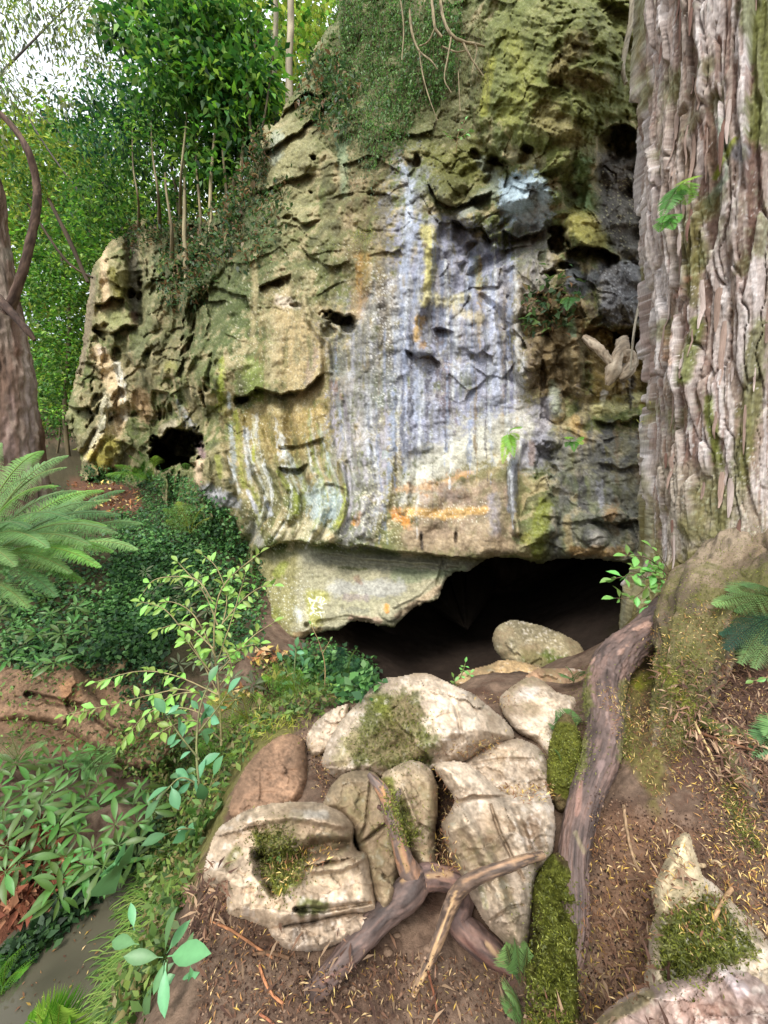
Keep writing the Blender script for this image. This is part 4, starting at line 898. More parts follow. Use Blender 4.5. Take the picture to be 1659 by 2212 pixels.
# ------------------------------------------------------------------ roots
def tube_rings(path, rad, sides=28, rough=.1, seed=0, flat=1.0, stretch=.25, grain=.05):
    """path (n,3), rad (n,); returns rings (n, sides, 3) and angle grid"""
    path = np.asarray(path, float); n = len(path)
    tn = np.gradient(path, axis=0); tn /= np.linalg.norm(tn, axis=1)[:, None] + 1e-9
    up = np.array([0.13, -.3, 1.0]); rings = []
    ref = np.cross(tn[0], up); ref /= np.linalg.norm(ref)
    for i in range(n):
        ref = ref - tn[i] * np.dot(ref, tn[i]); ref /= np.linalg.norm(ref) + 1e-9
        rings.append((ref.copy(), np.cross(tn[i], ref)))
    A = np.linspace(0, 2 * np.pi, sides, endpoint=False)
    e1 = np.array([r[0] for r in rings]); e2 = np.array([r[1] for r in rings])
    s = np.concatenate([[0], np.cumsum(np.linalg.norm(np.diff(path, axis=0), axis=1))])
    cyl = np.stack([np.cos(A)[None, :] * np.ones((n, 1)) * rad.mean() * 1.0, np.sin(A)[None, :] * np.ones((n, 1)) * rad.mean(), np.repeat(s[:, None], sides, 1)], -1)
    k = 1.0 / max(rad.mean(), 1e-4)
    nz = rough * fbm(cyl, k * .9, 3, seed, st=(1, 1, .5)) + grain * fbm(cyl, k * 3.2, 3, seed + 2, st=(1, 1, stretch), ridged=True) + grain * .8 * fbm(cyl, k * 9, 3, seed + 4, st=(1, 1, stretch * .6), ridged=True)
    R = rad[:, None] * (1 + nz)
    pts = path[:, None, :] + R[..., None] * (np.cos(A)[None, :, None] * e1[:, None, :] + flat * np.sin(A)[None, :, None] * e2[:, None, :])
    return pts, cyl, nz

def tube(name, nodes, mat, parent=None, base=(110,88,76), c2=(150,112,96), sides=28, per=8, rough=.1, seed=0, paint=None, mode='z', grain=.05, close=True):
    """nodes: (u, v, level or distance, radius on the sheet)"""
    nd = catmull(nodes, per, False)
    d = dz(nd[:, 1], nd[:, 2]) if mode == 'z' else nd[:, 2]
    path = P(nd[:, 0], nd[:, 1], d)
    rad = nd[:, 3] * d / FPX * (1 + ((nd[:, 0] - CU) / FPX) ** 2 + ((nd[:, 1] - CV) / FPX) ** 2) ** -.28
    pts, cyl, nz = tube_rings(path, rad, sides, rough, seed, grain=grain)
    u, v, _ = proj(pts)
    pt = Paint(u, v, pts, base)
    nv = fbm(cyl, 1 / max(rad.mean(), 1e-3) * 1.6, 3, seed + 9, st=(1, 1, .16)).ravel()
    nw = fbm(cyl, 1 / max(rad.mean(), 1e-3) * 1.0, 3, seed + 19, st=(1, 1, .5)).ravel()
    pt.mixnoise(c2, nv, .05, .6, .8); pt.mixnoise(tuple(x * .62 for x in base), -nv, .1, .6, .7); pt.mixnoise(tuple(x * 1.12 for x in base), nw, .2, .6, .5)
    nf = fbm(cyl, 1 / max(rad.mean(), 1e-3) * 7, 3, seed + 29, st=(1, 1, .12)).ravel()
    pt.mixnoise(tuple(min(255, x * 1.12) for x in c2), nf, .3, .8, .45); pt.mixnoise(tuple(x * .5 for x in base), -nf, .25, .8, .7)
    if paint: paint(pt)
    ms = pt.moss.reshape(pts.shape[:2])[..., None]
    out = pts - path[:, None, :]
    out = out / (np.linalg.norm(out, axis=2)[..., None] + 1e-9)
    pts = pts + out * ms * (.006 + .01 * fbm(pts, 60, 2, 88))[..., None]
    V_ = pts.reshape(-1, 3); F_ = grid_faces(len(path), sides, wrap=True); C_ = pt.c
    if close:
        V_ = np.concatenate([V_, path[:1], path[-1:]]); C_ = np.concatenate([C_, C_[:1], C_[-1:]])
        a, b = len(V_) - 2, len(V_) - 1
        i = np.arange(sides); j = (i + 1) % sides; L0 = (len(path) - 1) * sides
        F_ = np.concatenate([F_, np.stack([j, i, np.full(sides, a), np.full(sides, a)], -1)[:, :4]])
        F_ = np.concatenate([F_, np.stack([L0 + i, L0 + j, np.full(sides, b), np.full(sides, b)], -1)])
        # triangles are written as quads; split cleanly instead
        q = F_[:-2 * sides]; t1 = F_[-2 * sides:]
        tri = np.concatenate([q[:, [0, 1, 2]], q[:, [0, 2, 3]], t1[:, :3]])
        F_ = tri
    return obj(name, V_, F_[:, ::-1], C_, mat, parent)

# dead, bark-less root crossing the boulders
root0 = empty('dead_root', tuple(PZ(900, 1900, .15)), 'bare dark dead root sprawled over the pale boulders like antlers', 'root')
tube('stem', [(672,2142,.0,22),(700,2118,.05,28),(740,2072,.08,29),(790,2018,.11,30),(840,1966,.14,30),(880,1930,.17,34),(905,1900,.18,30),(925,1885,.18,14)], M_ROOT, root0, (98,82,76), (128,104,94), 44, seed=21,
     paint=lambda p: (p.stroke([(700,2120,10),(760,2080,7)], (140,98,82), .5, na=.9), p.stroke([(870,1900,8),(900,1880,10)], (184,148,104), .6, na=.9)))
tube('limb', [(905,1915,.17,28),(884,1880,.22,25),(868,1840,.28,20),(856,1800,.33,18),(844,1760,.38,17),(834,1725,.42,16),(822,1702,.45,13),(806,1684,.47,9),(796,1672,.48,5)], M_ROOT, root0, (112,96,88), (176,130,96), 30, seed=22,
     paint=lambda p: (p.stroke([(862,1830,5),(880,1880,7)], (190,152,106), .6, na=.9), p.stroke([(826,1700,4),(832,1720,4)], (196,148,92), .7)))
tube('stub', [(846,1745,.39,9),(856,1728,.41,8),(862,1712,.42,6),(864,1704,.43,3)], M_ROOT, root0, (100,84,78), (130,110,96), 16, 5, seed=23)
tube('stub', [(840,1742,.39,8),(826,1746,.39,7),(816,1742,.39,4)], M_ROOT, root0, (84,60,52), (110,84,70), 16, 5, seed=24)
tube('limb', [(880,1920,.15,30),(920,1896,.18,28),(960,1898,.18,25),(1000,1912,.16,26),(1000,1950,.1,26),(988,1990,.06,30),(1030,2030,.04,32),(1070,2062,.02,30),(1110,2098,-.01,24),(1130,2120,-.04,12)], M_ROOT, root0, (100,80,74), (140,108,94), 40, seed=25,
     paint=lambda p: (p.stroke([(925,1893,9),(970,1888,8)], (190,154,110), .6, na=.9), p.stroke([(1052,2040,5),(1085,2075,7)], (190,158,120), .7, na=.9), p.stroke([(1000,2030,6),(1100,2120,10)], (96,60,52), .5)))
tube('limb', [(893,2150,.02,7),(905,2118,.05,11),(930,2070,.1,14),(950,2020,.16,15),(968,1970,.22,17),(984,1934,.27,18),(1010,1908,.33,16),(1050,1886,.38,15),(1100,1870,.4,13),(1140,1856,.38,11),(1172,1848,.34,9)], M_ROOT, root0, (106,88,76), (164,134,104), 28, seed=26,
     paint=lambda p: (p.stroke([(895,2150,6),(925,2090,5),(960,1990,4),(985,1925,4)], (206,170,126), .85), p.stroke([(1000,1905,4),(1080,1868,4),(1150,1848,4)], (186,146,112), .6)))

# ------------------------------------------------------------------ the great tree: trunk, its roots
TC = P(1650, 1250, 3.35); TCX, TCY = TC[0], TC[1]
th = np.concatenate([np.linspace(-3.30, .55, 560), np.linspace(.6, 2.95, 40)])   # angle round the trunk, -pi/2 faces the camera
zz = np.concatenate([np.linspace(-.25, 5.6, 620), np.linspace(5.7, 8.5, 16)])
TH, ZZ = np.meshgrid(th, zz)
Rb = .80 + .0 * ZZ
Rb = Rb + .22 * np.exp(-np.clip(ZZ - .35, 0, 9) / .25) - .012 * np.clip(ZZ - 1, 0, 9)
cyl = np.stack([np.cos(TH) * .85, np.sin(TH) * .85, ZZ], -1)
tw = TH + .10 * np.sin(ZZ * .7) + .05 * n2(TH, ZZ, 2.0, 1.2, 2, 3)
def lobe(c, w, A, pw=2): return A * np.exp(-np.abs((tw - c) / w) ** pw)
Rb = Rb + lobe(-2.62 + .10 * np.clip(ZZ - 1.5, 0, 4) * .3, .36, .15) - lobe(-2.05 + .03 * ZZ, .15, .34) * ss(1.0, 2.4, ZZ) + lobe(-1.6, .3, .10) - lobe(-1.20, .08, .08) + lobe(-.9, .25, .1) - lobe(-.5, .1, .1)
Rb = Rb + (.42 * np.exp(-np.clip(ZZ - .45, 0, 9) / .16)) * np.exp(-((TH + 1.35) / .75) ** 2)
Rb = Rb + .05 * fbm(cyl, 1.6, 3, 101, st=(1, 1, .35)) + .05 * fbm(cyl, 5, 3, 102, st=(1, 1, .18), ridged=True)
warp = TH * .85 / .06 + 1.0 * n2(TH, ZZ, 4, 2.2, 3, 5)
f1, f2, rid = worley(warp, ZZ / .75 + .6 * n2(TH, ZZ, 7, 1.5, 2, 8), 23)
strip = .05 * rid * ss(0, .09, f2 - f1) - .03 * ss(.08, 0, f2 - f1) + .012 * ss(.25, 0, f2 - f1) * -1
f1b, f2b, ridb = worley(TH * .85 / .016 + .8 * n2(TH, ZZ, 9, 5, 2, 9), ZZ / .26, 29)
fine = .010 * ridb * ss(0, .12, f2b - f1b)
rugged = np.clip(ss(.9, 1.5, ZZ), .25, 1)
Rt = Rb + (strip + fine) * rugged + .008 * fbm(cyl, 30, 3, 104, st=(1, 1, .3)) + .004 * fbm(cyl, 90, 2, 105)
lean = -.105 * (ZZ - .7) / .35
TW = np.stack([TCX + lean * .35 + Rt * np.cos(TH), TCY + Rt * np.sin(TH), ZZ], -1)
tu, tv, td = proj(TW)
pt = Paint(tu, tv, TW, (162, 146, 136))
r1 = rid.ravel(); r2 = ridb.ravel(); vstr = fbm(cyl, 9, 3, 106, st=(1, 1, .12)).ravel()
pt.mixnoise((200, 190, 186), r1, .05, .7, .85); pt.mixnoise((112, 86, 76), -r1, .25, .8, .8); pt.mixnoise((214, 208, 206), r2, .3, .9, .6); pt.mixnoise((120, 84, 70), -r2, .3, .9, .5); pt.mixnoise((136, 118, 96), vstr, .1, .6, .5)
S_, Q = pt.stroke, pt.poly
S_([(1480,0,30),(1490,300,22),(1500,600,26)], (120,100,78), .5); S_([(1440,60,30),(1430,330,40),(1440,450,40)], (176,158,150), .4)
Q([(1600,-10),(1700,-10),(1700,330),(1600,300),(1620,150)], (104,116,52), .75, 26, na=.8, moss=.5); S_([(1560,260,16),(1570,380,12),(1530,440,10)], (132,156,132), .6, na=.8); S_([(1590,300,8),(1560,350,8),(1545,385,8)], (140,150,40), .8, moss=.6)
Q([(1470,480),(1520,460),(1530,560),(1500,660),(1470,620)], (112,110,50), .7, 20, na=.8, moss=.5); S_([(1510,700,22),(1490,760,26),(1480,820,20)], (104,112,44), .85, moss=.6); S_([(1530,860,16),(1545,960,14),(1560,1060,22)], (112,122,44), .85, moss=.5)
S_([(1640,700,30),(1620,900,34),(1590,1080,26)], (104,108,52), .75, moss=.4); S_([(1570,1100,20),(1550,1160,24)], (118,124,50), .8, moss=.5); S_([(1600,330,26)], (140,138,142), .9, .4, .1)
Q([(1430,1000),(1540,1000),(1640,1080),(1680,1220),(1440,1240)], (164,154,134), .6, 30, na=.6); pt.speck([(1450,1020),(1659,1000),(1659,1250),(1470,1230)], (206,206,184), .5, 2.6, .85, 5)
Q([(1400,1240),(1480,1190),(1560,1170),(1700,1200),(1700,1400),(1380,1400)], (110,102,56), .85, 26, na=.7, moss=.6)
S_([(1440,700,14),(1440,780,14)], (196,160,130), .7); S_([(1460,640,8),(1490,600,8)], (170,120,100), .5)
pt.speck([(1380,300),(1659,300),(1659,1100),(1420,1100)], (224,220,216), .16, 2.4, .8, 15)
_t1 = fbm(TW, 3.2, 4, 108).ravel(); _t2 = fbm(TW, 60, 2, 109).ravel(); _lowm = ss(2.0, .9, ZZ).ravel() * .6 + (ss(-1.9, -1.0, TH).ravel() * .25)
pt.mixnoise((116, 112, 62), _t1 + _lowm - .1, .25, .8, .75); pt.mixnoise((150, 160, 138), _t1 * .5 + _t2 * .5, .3, .8, .4); pt.c = pt.c * np.clip(1 + .3 * _t2, .5, 1.6)[:, None]
mo = pt.moss.reshape(TH.shape)
ex = mo * (.012 + .02 * fbm(TW, 22, 2, 107))
TW[..., 0] += ex * np.cos(TH); TW[..., 1] += ex * np.sin(TH)
bigtree = empty('ancient_tree', (TCX, TCY, .6), 'massive old tree with shaggy grey pink peeling bark and mossy flared base', 'tree')
obj('trunk', TW.reshape(-1, 3), grid_faces(*TH.shape, wrap=True), pt.c, M_BARK, bigtree)
pinkscar = lambda p: (p.stroke([(1300,1400,5),(1270,1440,7)], (190,152,134), .6, na=1.1), p.stroke([(1360,1385,9),(1330,1420,7)], (186,150,132), .6, na=1.2), p.stroke([(1370,1360,6),(1400,1350,8)], (200,160,140), .6, na=.8),
    p.stroke([(1272,1440,10),(1262,1520,14),(1262,1620,12),(1250,1680,8)], (100,102,46), .7, na=1.2, moss=.5), p.stroke([(1350,1480,10),(1356,1560,12),(1345,1640,10)], (98,100,46), .65, na=1.2, moss=.5), p.stroke([(1310,1540,5),(1325,1600,6)], (160,136,128), .45, na=1.1),
    p.stroke([(1255,1690,6),(1246,1760,5)], (168,128,112), .5, na=1.1), p.stroke([(1300,1650,6),(1290,1690,6)], (158,134,128), .5, na=1.1), p.stroke([(1242,1800,5),(1262,1840,5)], (140,130,96), .4, na=1.1))
tube('root', [(1520,1290,.62,60),(1450,1330,.56,46),(1400,1366,.5,38),(1350,1404,.44,37),(1316,1450,.38,40),(1304,1500,.34,41),(1308,1560,.31,39),(1296,1640,.28,37),(1266,1720,.25,34),(1246,1800,.22,34),(1238,1880,.18,34),(1244,1960,.14,33),(1240,2040,.1,31),(1226,2100,.06,29),(1216,2160,.01,22)],
     M_ROOT, bigtree, (98,82,76), (124,100,90), 120, 26, .08, 31, pinkscar, grain=.06)
tube('root', [(1330,1520,.22,36),(1360,1600,.2,36),(1400,1660,.2,32),(1440,1712,.2,26),(1472,1766,.2,24),(1500,1812,.18,20),(1508,1850,.12,12)], M_ROOT, bigtree, (104,92,80), (126,108,92), 44, 10, .08, 32,
     lambda p: (p.stroke([(1440,1740,14),(1470,1790,12)], (112,98,100), .7), p.stroke([(1466,1768,10),(1490,1806,10)], (176,100,82), .8, na=.8), p.stroke([(1400,1590,6),(1440,1660,6)], (178,128,104), .7), p.stroke([(1360,1590,26),(1380,1640,22)], (104,110,44), .8, moss=.7)), grain=.05)
tube('root', [(1600,1120,3.05,50),(1588,1190,2.82,62),(1566,1250,2.60,76),(1530,1320,2.34,80),(1500,1390,2.25,72),(1478,1460,2.12,62),(1460,1530,1.98,52),(1450,1600,1.86,42),(1440,1660,1.76,30),(1430,1710,1.7,14)], M_BARK, bigtree, (122,106,86), (148,132,112), 110, 20, .34, 33, lambda p: (p.poly([(1390,1290),(1680,1250),(1600,1380),(1520,1700),(1380,1700)], (98,96,50), .7, 60, na=1.8, moss=.8), p.stroke([(1440,1450,16),(1470,1500,20),(1490,1540,16)], (128,132,44), .7, na=.9, moss=1)), mode='d', grain=.07)
tube('root', [(1420,1362,.55,8),(1440,1366,.56,14),(1452,1376,.55,12),(1480,1376,.55,11),(1520,1378,.54,10),(1550,1382,.52,7)], M_ROOT, bigtree, (140,124,104), (170,156,136), 18, 6, .2, 34, grain=.1)
tube('root', [(1560,1600,.42,12),(1590,1650,.4,24),(1620,1710,.36,26),(1660,1780,.32,26),(1720,1850,.3,20)], M_ROOT, bigtree, (100,86,70), (120,100,84), 30, 6, .1, 35, lambda p: p.stroke([(1560,1600,30),(1600,1720,26)], (96,98,44), .7, moss=.6))
tube('root', [(1520,1560,.42,12),(1560,1580,.43,18),(1600,1590,.43,16),(1640,1620,.42,12)], M_ROOT, bigtree, (84,74,50), (100,90,60), 24, 6, .1, 36, lambda p: p.stroke([(1500,1560,30),(1600,1590,26)], (84,94,34), .8, moss=.7))
tube('root', [(1730,1120,3.05,60),(1704,1200,2.70,72),(1680,1270,2.33,80),(1668,1330,2.24,66),(1665,1390,2.15,40)], M_BARK, bigtree, (122,106,86), (148,132,112), 90, 16, .3, 37, lambda p: p.poly([(1600,1250),(1800,1250),(1800,1500),(1600,1500)], (98,98,50), .7, 60, na=1.6, moss=.8), mode='d', grain=.07)
# shaggy strips of bark lifting off the trunk
def bark_strips():
    vs_l, fs_l, cs_l = [], [], []
    rr = np.random.RandomState(44)
    n = 150; base = 0
    for i in range(n):
        t0 = rr.uniform(-3.1, -.7); z0 = rr.uniform(1.0, 5.0); L = rr.uniform(.08, .42); w = rr.uniform(.006, .02)
        k = 6; zs = z0 - np.linspace(0, L, k)
        jj = np.searchsorted(zz, zs).clip(0, len(zz) - 1); ii = int(np.searchsorted(th[:560], t0).clip(0, 559))
        p = TW[jj, ii].copy()
        rad = np.stack([np.cos(np.full(k, t0)), np.sin(np.full(k, t0)), np.zeros(k)], -1)
        lift = np.linspace(0, 1, k) ** 2 * rr.uniform(.005, .035) + .008
        p = p.mean(0) * .35 + p * .65; p[:, 2] = zs
        p = p + rad * lift[:, None]
        tg = np.stack([-rad[:, 1], rad[:, 0], np.zeros(k)], -1) * (w * np.array([.6, 1, 1, .9, .7, .25]))[:, None]
        drift = np.linspace(0, 1, k)[:, None] * tg * rr.uniform(-1, 1)
        q = np.stack([p - tg + drift, p + rad * w * .35 + drift, p + tg + drift], 1).reshape(-1, 3)
        vs_l.append(q); fs_l.append(grid_faces(k, 3) + base); base += len(q)
        c = lin([(190,174,166), (164,142,130), (150,128,116), (128,98,86), (170,146,132)][rr.randint(5)]) * rr.uniform(.7, 1.1)
        cs_l.append(np.zeros((len(q), 3)) + c)
    o = obj('loose_bark', np.concatenate(vs_l), np.concatenate(fs_l), np.concatenate(cs_l), M_BARK, bigtree)
    o['kind'] = 'stuff'
bark_strips()
# ------------------------------------------------------------------ plants
bpy.context.view_layer.update()
DG = bpy.context.evaluated_depsgraph_get()
def hit(u, v):
    """point and normal where the sight line through (u, v) meets what is built so far"""
    t = P(u, v, 1.0) - EYE
    dr = Vector(t).normalized()
    ok, loc, nor, _, ob, _ = SC.ray_cast(DG, Vector(EYE), dr)
    if not ok: return None
    if nor.dot(dr) > 0: nor = -nor
    return np.array(loc), np.array(nor), ob

def norm(a):
    a = np.asarray(a, float)
    return a / (np.linalg.norm(a, axis=-1, keepdims=True) + 1e-12)

def inpoly_pts(poly, n, rr):
    pa = np.array(poly, float); out = []
    lo, hi = pa.min(0), pa.max(0)
    while len(out) < n:
        q = lo + (hi - lo) * rr.rand(max(64, n * 2), 2)
        out += list(q[sdf(q[:, 0], q[:, 1], pa) > 0])
    return np.array(out[:n])

PROF = {1: [0, 0], 2: [0, 1, 0], 3: [.05, .85, .8, 0], 4: [.06, .72, 1, .7, 0], 5: [.06, .6, .95, 1, .65, 0]}
def leaves(base, dr, nor, L, W, col, segs=1, fold=.25, droop=.25):
    """a batch of folded, drooping leaves as (verts, faces, colours)"""
    base = np.asarray(base, float); n = len(base)
    dr = norm(dr); side = norm(np.cross(dr, nor)); up = np.cross(side, dr)
    L = np.broadcast_to(L, n)[:, None]; W = np.broadcast_to(W, n)[:, None]
    col = np.broadcast_to(col, (n, 3))
    if segs == 1:
        m = base + dr * L * .45 + up * W * fold * -.5
        tip = base + dr * L - up * L * droop
        a = m + side * W * .5 + up * W * fold; b = m - side * W * .5 + up * W * fold
        V_ = np.stack([base, a, tip, b], 1).reshape(-1, 3)
        F_ = np.arange(n * 4).reshape(n, 4)
        return V_, F_, np.repeat(col, 4, 0)
    pr = PROF[segs]; st = []
    for k in range(segs + 1):
        t = k / segs
        c = base + dr * L * t * (1 - .15 * droop * t) - up * L * droop * t * t
        w = W * .5 * pr[k]
        st += [c + side * w + up * w * fold * 2, c, c - side * w + up * w * fold * 2]
    V_ = np.stack(st, 1)
    k3 = (segs + 1) * 3
    f = []
    for k in range(segs):
        a = 3 * k
        f += [[a, a + 3, a + 4, a + 1], [a + 1, a + 4, a + 5, a + 2]]
    F_ = (np.array(f)[None] + (np.arange(n) * k3)[:, None, None]).reshape(-1, 4)
    cc = np.repeat(col, k3, 0).reshape(n, k3, 3).copy()
    cc[:, 1::3] *= 1.18
    return V_.reshape(-1, 3), F_, cc.reshape(-1, 3)

class Bag:
    def __init__(s): s.v, s.f, s.c, s.n = [], [], [], 0
    def add(s, t):
        v, f, c = t
        s.v.append(v); s.f.append(f + s.n); s.c.append(c); s.n += len(v)
    def tube(s, path, rad, col, sides=5):
        path = np.asarray(path, float); rad = np.broadcast_to(rad, len(path)).astype(float)
        pts, _, _ = tube_rings(path, rad, sides, 0, 0, grain=0)
        s.add((pts.reshape(-1, 3), grid_faces(len(path), sides, wrap=True)[:, ::-1], np.zeros((len(path) * sides, 3)) + col))
    def build(s, name, mat=None, parent=None, smooth=False):
        return obj(name, np.concatenate(s.v), np.concatenate(s.f), np.concatenate(s.c), mat or M_LEAF, parent, smooth)

def colours(pal, n, rr, var=.25):
    p = np.array([lin(c) for c in pal])
    return p[rr.randint(len(pal), size=n)] * (1 + var * (rr.rand(n, 1) * 2 - 1))

def rnd_dirs(n, rr, down=0.0, spread=1.0):
    d = rr.normal(size=(n, 3)) * spread; d[:, 2] -= down
    return norm(d)

def crown(name, parent, clumps, pal, rr, leaf=.1, wr=.45, down=.3, segs=1, sub=14, subr=.3, kind=None):
    sub = sub * 2
    """clumps: (u, v, d, ru, rv, count); leaves gather on sprays so that gaps stay open"""
    bag = Bag()
    for u, v, d, ru, rv, n in clumps:
        ns = max(3, int(n / sub))
        th_ = rr.rand(ns) * 2 * np.pi; r_ = np.sqrt(rr.rand(ns))
        dd = d + rr.normal(size=ns) * ru * d / FPX * .45
        cen = P(u + ru * r_ * np.cos(th_), v + rv * r_ * np.sin(th_), dd)
        tone = .55 + .9 * rr.rand(ns)
        for i in range(ns):
            m = max(3, int(sub * rr.uniform(.5, 1.6)))
            off = rr.normal(size=(m, 3)) * np.array([1, 1, .55]) * subr * rr.uniform(.5, 1.2)
            dr = norm(off + rr.normal(size=(m, 3)) * .15 + np.array([0, 0, -down * subr]))
            bag.add(leaves(cen[i] + off, dr, rnd_dirs(m, rr) * .6 + np.array([0, 0, 1.0]), leaf * rr.uniform(.65, 1.25, m), leaf * wr, colours(pal, m, rr) * tone[i], segs))
    o = bag.build(name, M_LEAF, parent)
    if kind: o['kind'] = kind
    return o

G_DARK = [(44,88,38), (56,104,42), (34,68,38), (72,122,46)]
G_BRIGHT = [(98,154,48), (122,174,56), (76,134,44), (148,184,72)]
G_MID = [(76,122,54), (98,140,64), (62,106,50), (118,150,76)]
G_YEL = [(142,160,58), (120,148,54), (160,170,70), (98,134,48)]
G_GREY = [(112,124,96), (132,140,112), (92,106,84), (140,144,104)]
G_BLUE = [(44,88,62), (58,104,72), (38,74,56)]

def cliff_d(u, v):
    i = np.searchsorted(vs, v).clip(0, len(vs) - 1); j = np.searchsorted(us, u).clip(0, len(us) - 1)
    return D[i, j]
rr = np.random.RandomState(3)
far = Bag()
o = crown('distant_foliage', None, [(60,620,26,330,260,12000), (330,480,24,260,110,3000), (120,880,24,220,160,7000), (60,330,24,160,90,1800), (640,120,20,110,130,2200), (560,-40,22,200,90,900), (100,420,26,220,100,1200), (430,620,22,140,160,2600), (-200,500,24,200,500,4000), (620,300,18,60,80,900)], G_YEL + G_YEL + G_BRIGHT, rr, .46, .55, .3, 1, 16, .8)
tag(o, 'sunlit wood of many trees far behind the cliff and trunks', kind='stuff')

def tree(name, label, clumps, pal, trunks, leaf=.1, group=None, bark=(96,86,64), down=.3, subr=.3, seed=1, cat='tree', sub=14, wr=.45, segs=1):
    r_ = np.random.RandomState(seed)
    t0 = trunks[0][0] if trunks else clumps[0]
    base = P(t0[0], t0[1], t0[2])
    e = empty(name, tuple(base), label, cat, group)
    for nodes in trunks:
        tube('trunk' if nodes is trunks[0] else 'branch', [(a, b, c, max(w, .8)) for a, b, c, w in nodes], M_TWIG, e, bark, tuple(min(x * 1.35, 255) for x in bark), 9, 5, .12, seed, mode='d', grain=.06)
    if clumps: crown('crown', e, clumps, pal, r_, leaf, wr, down, segs, sub, subr)
    return e

WG = 'trees on the slope behind and over the cliff'
tree('broadleaf_tree', 'tree of broad glossy bright green leaves overhanging the mossy slope of the cliff', [(470,60,9.5,90,100,1500), (400,110,9.5,120,120,1500), (500,150,9.3,70,80,1300), (530,240,9.3,50,70,900), (440,230,9.6,90,80,1000), (320,40,9.8,100,80,1000), (470,330,9.6,70,60,700)], G_BRIGHT + G_MID + G_DARK, [[(510,520,9.2,7),(500,430,9.3,6),(520,320,9.4,6),(500,200,9.4,5),(450,80,9.5,4)], [(505,260,9.4,4),(440,170,9.5,3),(400,100,9.5,2)]], .23, WG, seed=4, subr=.28)
tree('broadleaf_tree', 'dark bluish green tree with sky showing through beside the bright one', [(290,210,11,100,70,1300), (220,270,11.5,90,60,1100), (330,310,11,100,60,1200), (380,230,10.5,60,80,1000)], G_BLUE + G_DARK + G_MID, [[(400,600,10.2,5),(390,480,10.3,5),(370,360,10.5,4),(330,250,11,3)]], .17, WG, seed=5, subr=.24)
tree('broadleaf_tree', 'tree with a low dense crown just above the far rock buttress', [(300,410,11.5,130,70,1100), (400,430,10.8,90,60,1000), (220,440,12,90,70,1000), (480,370,10,60,60,1100)], G_BRIGHT + G_MID + G_DARK, [[(350,590,10.6,4),(345,480,10.8,4),(330,400,11.2,3)]], .15, WG, seed=6, subr=.24)
tree('broadleaf_tree', 'yellow green tree spreading above the curved branch of the old trunk', [(130,350,14,110,80,1500), (220,350,14,100,60,1000), (110,430,14,90,90,1300)], G_YEL + G_MID, [[(260,1000,14,6),(230,700,14,6),(180,450,14,4)]], .18, WG, seed=7, subr=.3)
tree('broadleaf_tree', 'leafy green tree filling the gap between old trunk and far buttress', [(130,560,13,80,100,1900), (150,700,13,60,100,1900), (140,820,13,50,90,1500), (200,500,12.5,70,70,1500), (95,640,13,50,90,1300)], G_BRIGHT + G_MID, [[(150,1010,13,5),(140,880,13,5),(150,700,13,4),(130,540,13,3)]], .16, WG, seed=8, subr=.26)
tree('broadleaf_tree', 'shaded green bush under the trees at the back of the path', [(130,900,14,50,50,1000), (100,800,14,30,60,500)], G_MID + G_DARK, [[(120,1000,14,3),(130,930,14,2.5),(125,880,14,2)]], .11, WG, seed=9)
tree('wispy_tree', 'wispy grey leaved tree thin against the white sky', [(60,40,15,150,80,1300), (200,90,15,90,80,900), (30,190,15,80,50,350), (120,220,14,70,40,350), (250,30,14,80,60,600), (-60,250,14,90,180,800)], G_GREY + G_YEL, [[(-180,420,15,6),(-60,230,15,4),(60,100,15,2.4),(170,-10,15,1)], [(240,500,13,2.5),(160,400,13,2.5),(95,310,13,2),(60,250,13,1.5)], [(250,430,13,3),(170,330,13,2),(80,240,13,1.2)]], .24, WG, (84,76,74), 1.0, .5, 10, wr=.3)
tree('slender_tree', 'tall slender tree with pale straight trunk rising past the cliff top, nearer the cliff', [(700,60,10,40,60,350), (640,-20,10,60,40,250)], G_YEL, [[(626,262,9.6,10),(624,140,9.6,9),(628,40,9.6,9),(622,-120,9.6,8)]], .1, 'pale trunks above the slope', (150,140,120), seed=11, wr=.2)
tree('slender_tree', 'tall slender pale trunk standing farther from the cliff edge, half in leaves', [(560,100,10.5,40,110,500), (590,30,10.5,40,50,250)], G_YEL + G_MID, [[(597,282,10,7),(592,160,10,7),(596,20,10,6.5),(590,-120,10,6)]], .1, 'pale trunks above the slope', (136,128,108), seed=12, wr=.2)
tree('slender_tree', 'thin twin stemmed tree leaning over the top of the mossy slope', [(540,310,9.2,30,40,200)], G_DARK, [[(560,335,8.8,7),(545,300,8.9,5),(535,180,9.0,3.5),(560,60,9.2,3)], [(556,330,8.8,4),(575,230,8.9,2.5),(590,120,9,2)]], .1, 'pale trunks above the slope', (84,76,58), seed=13)
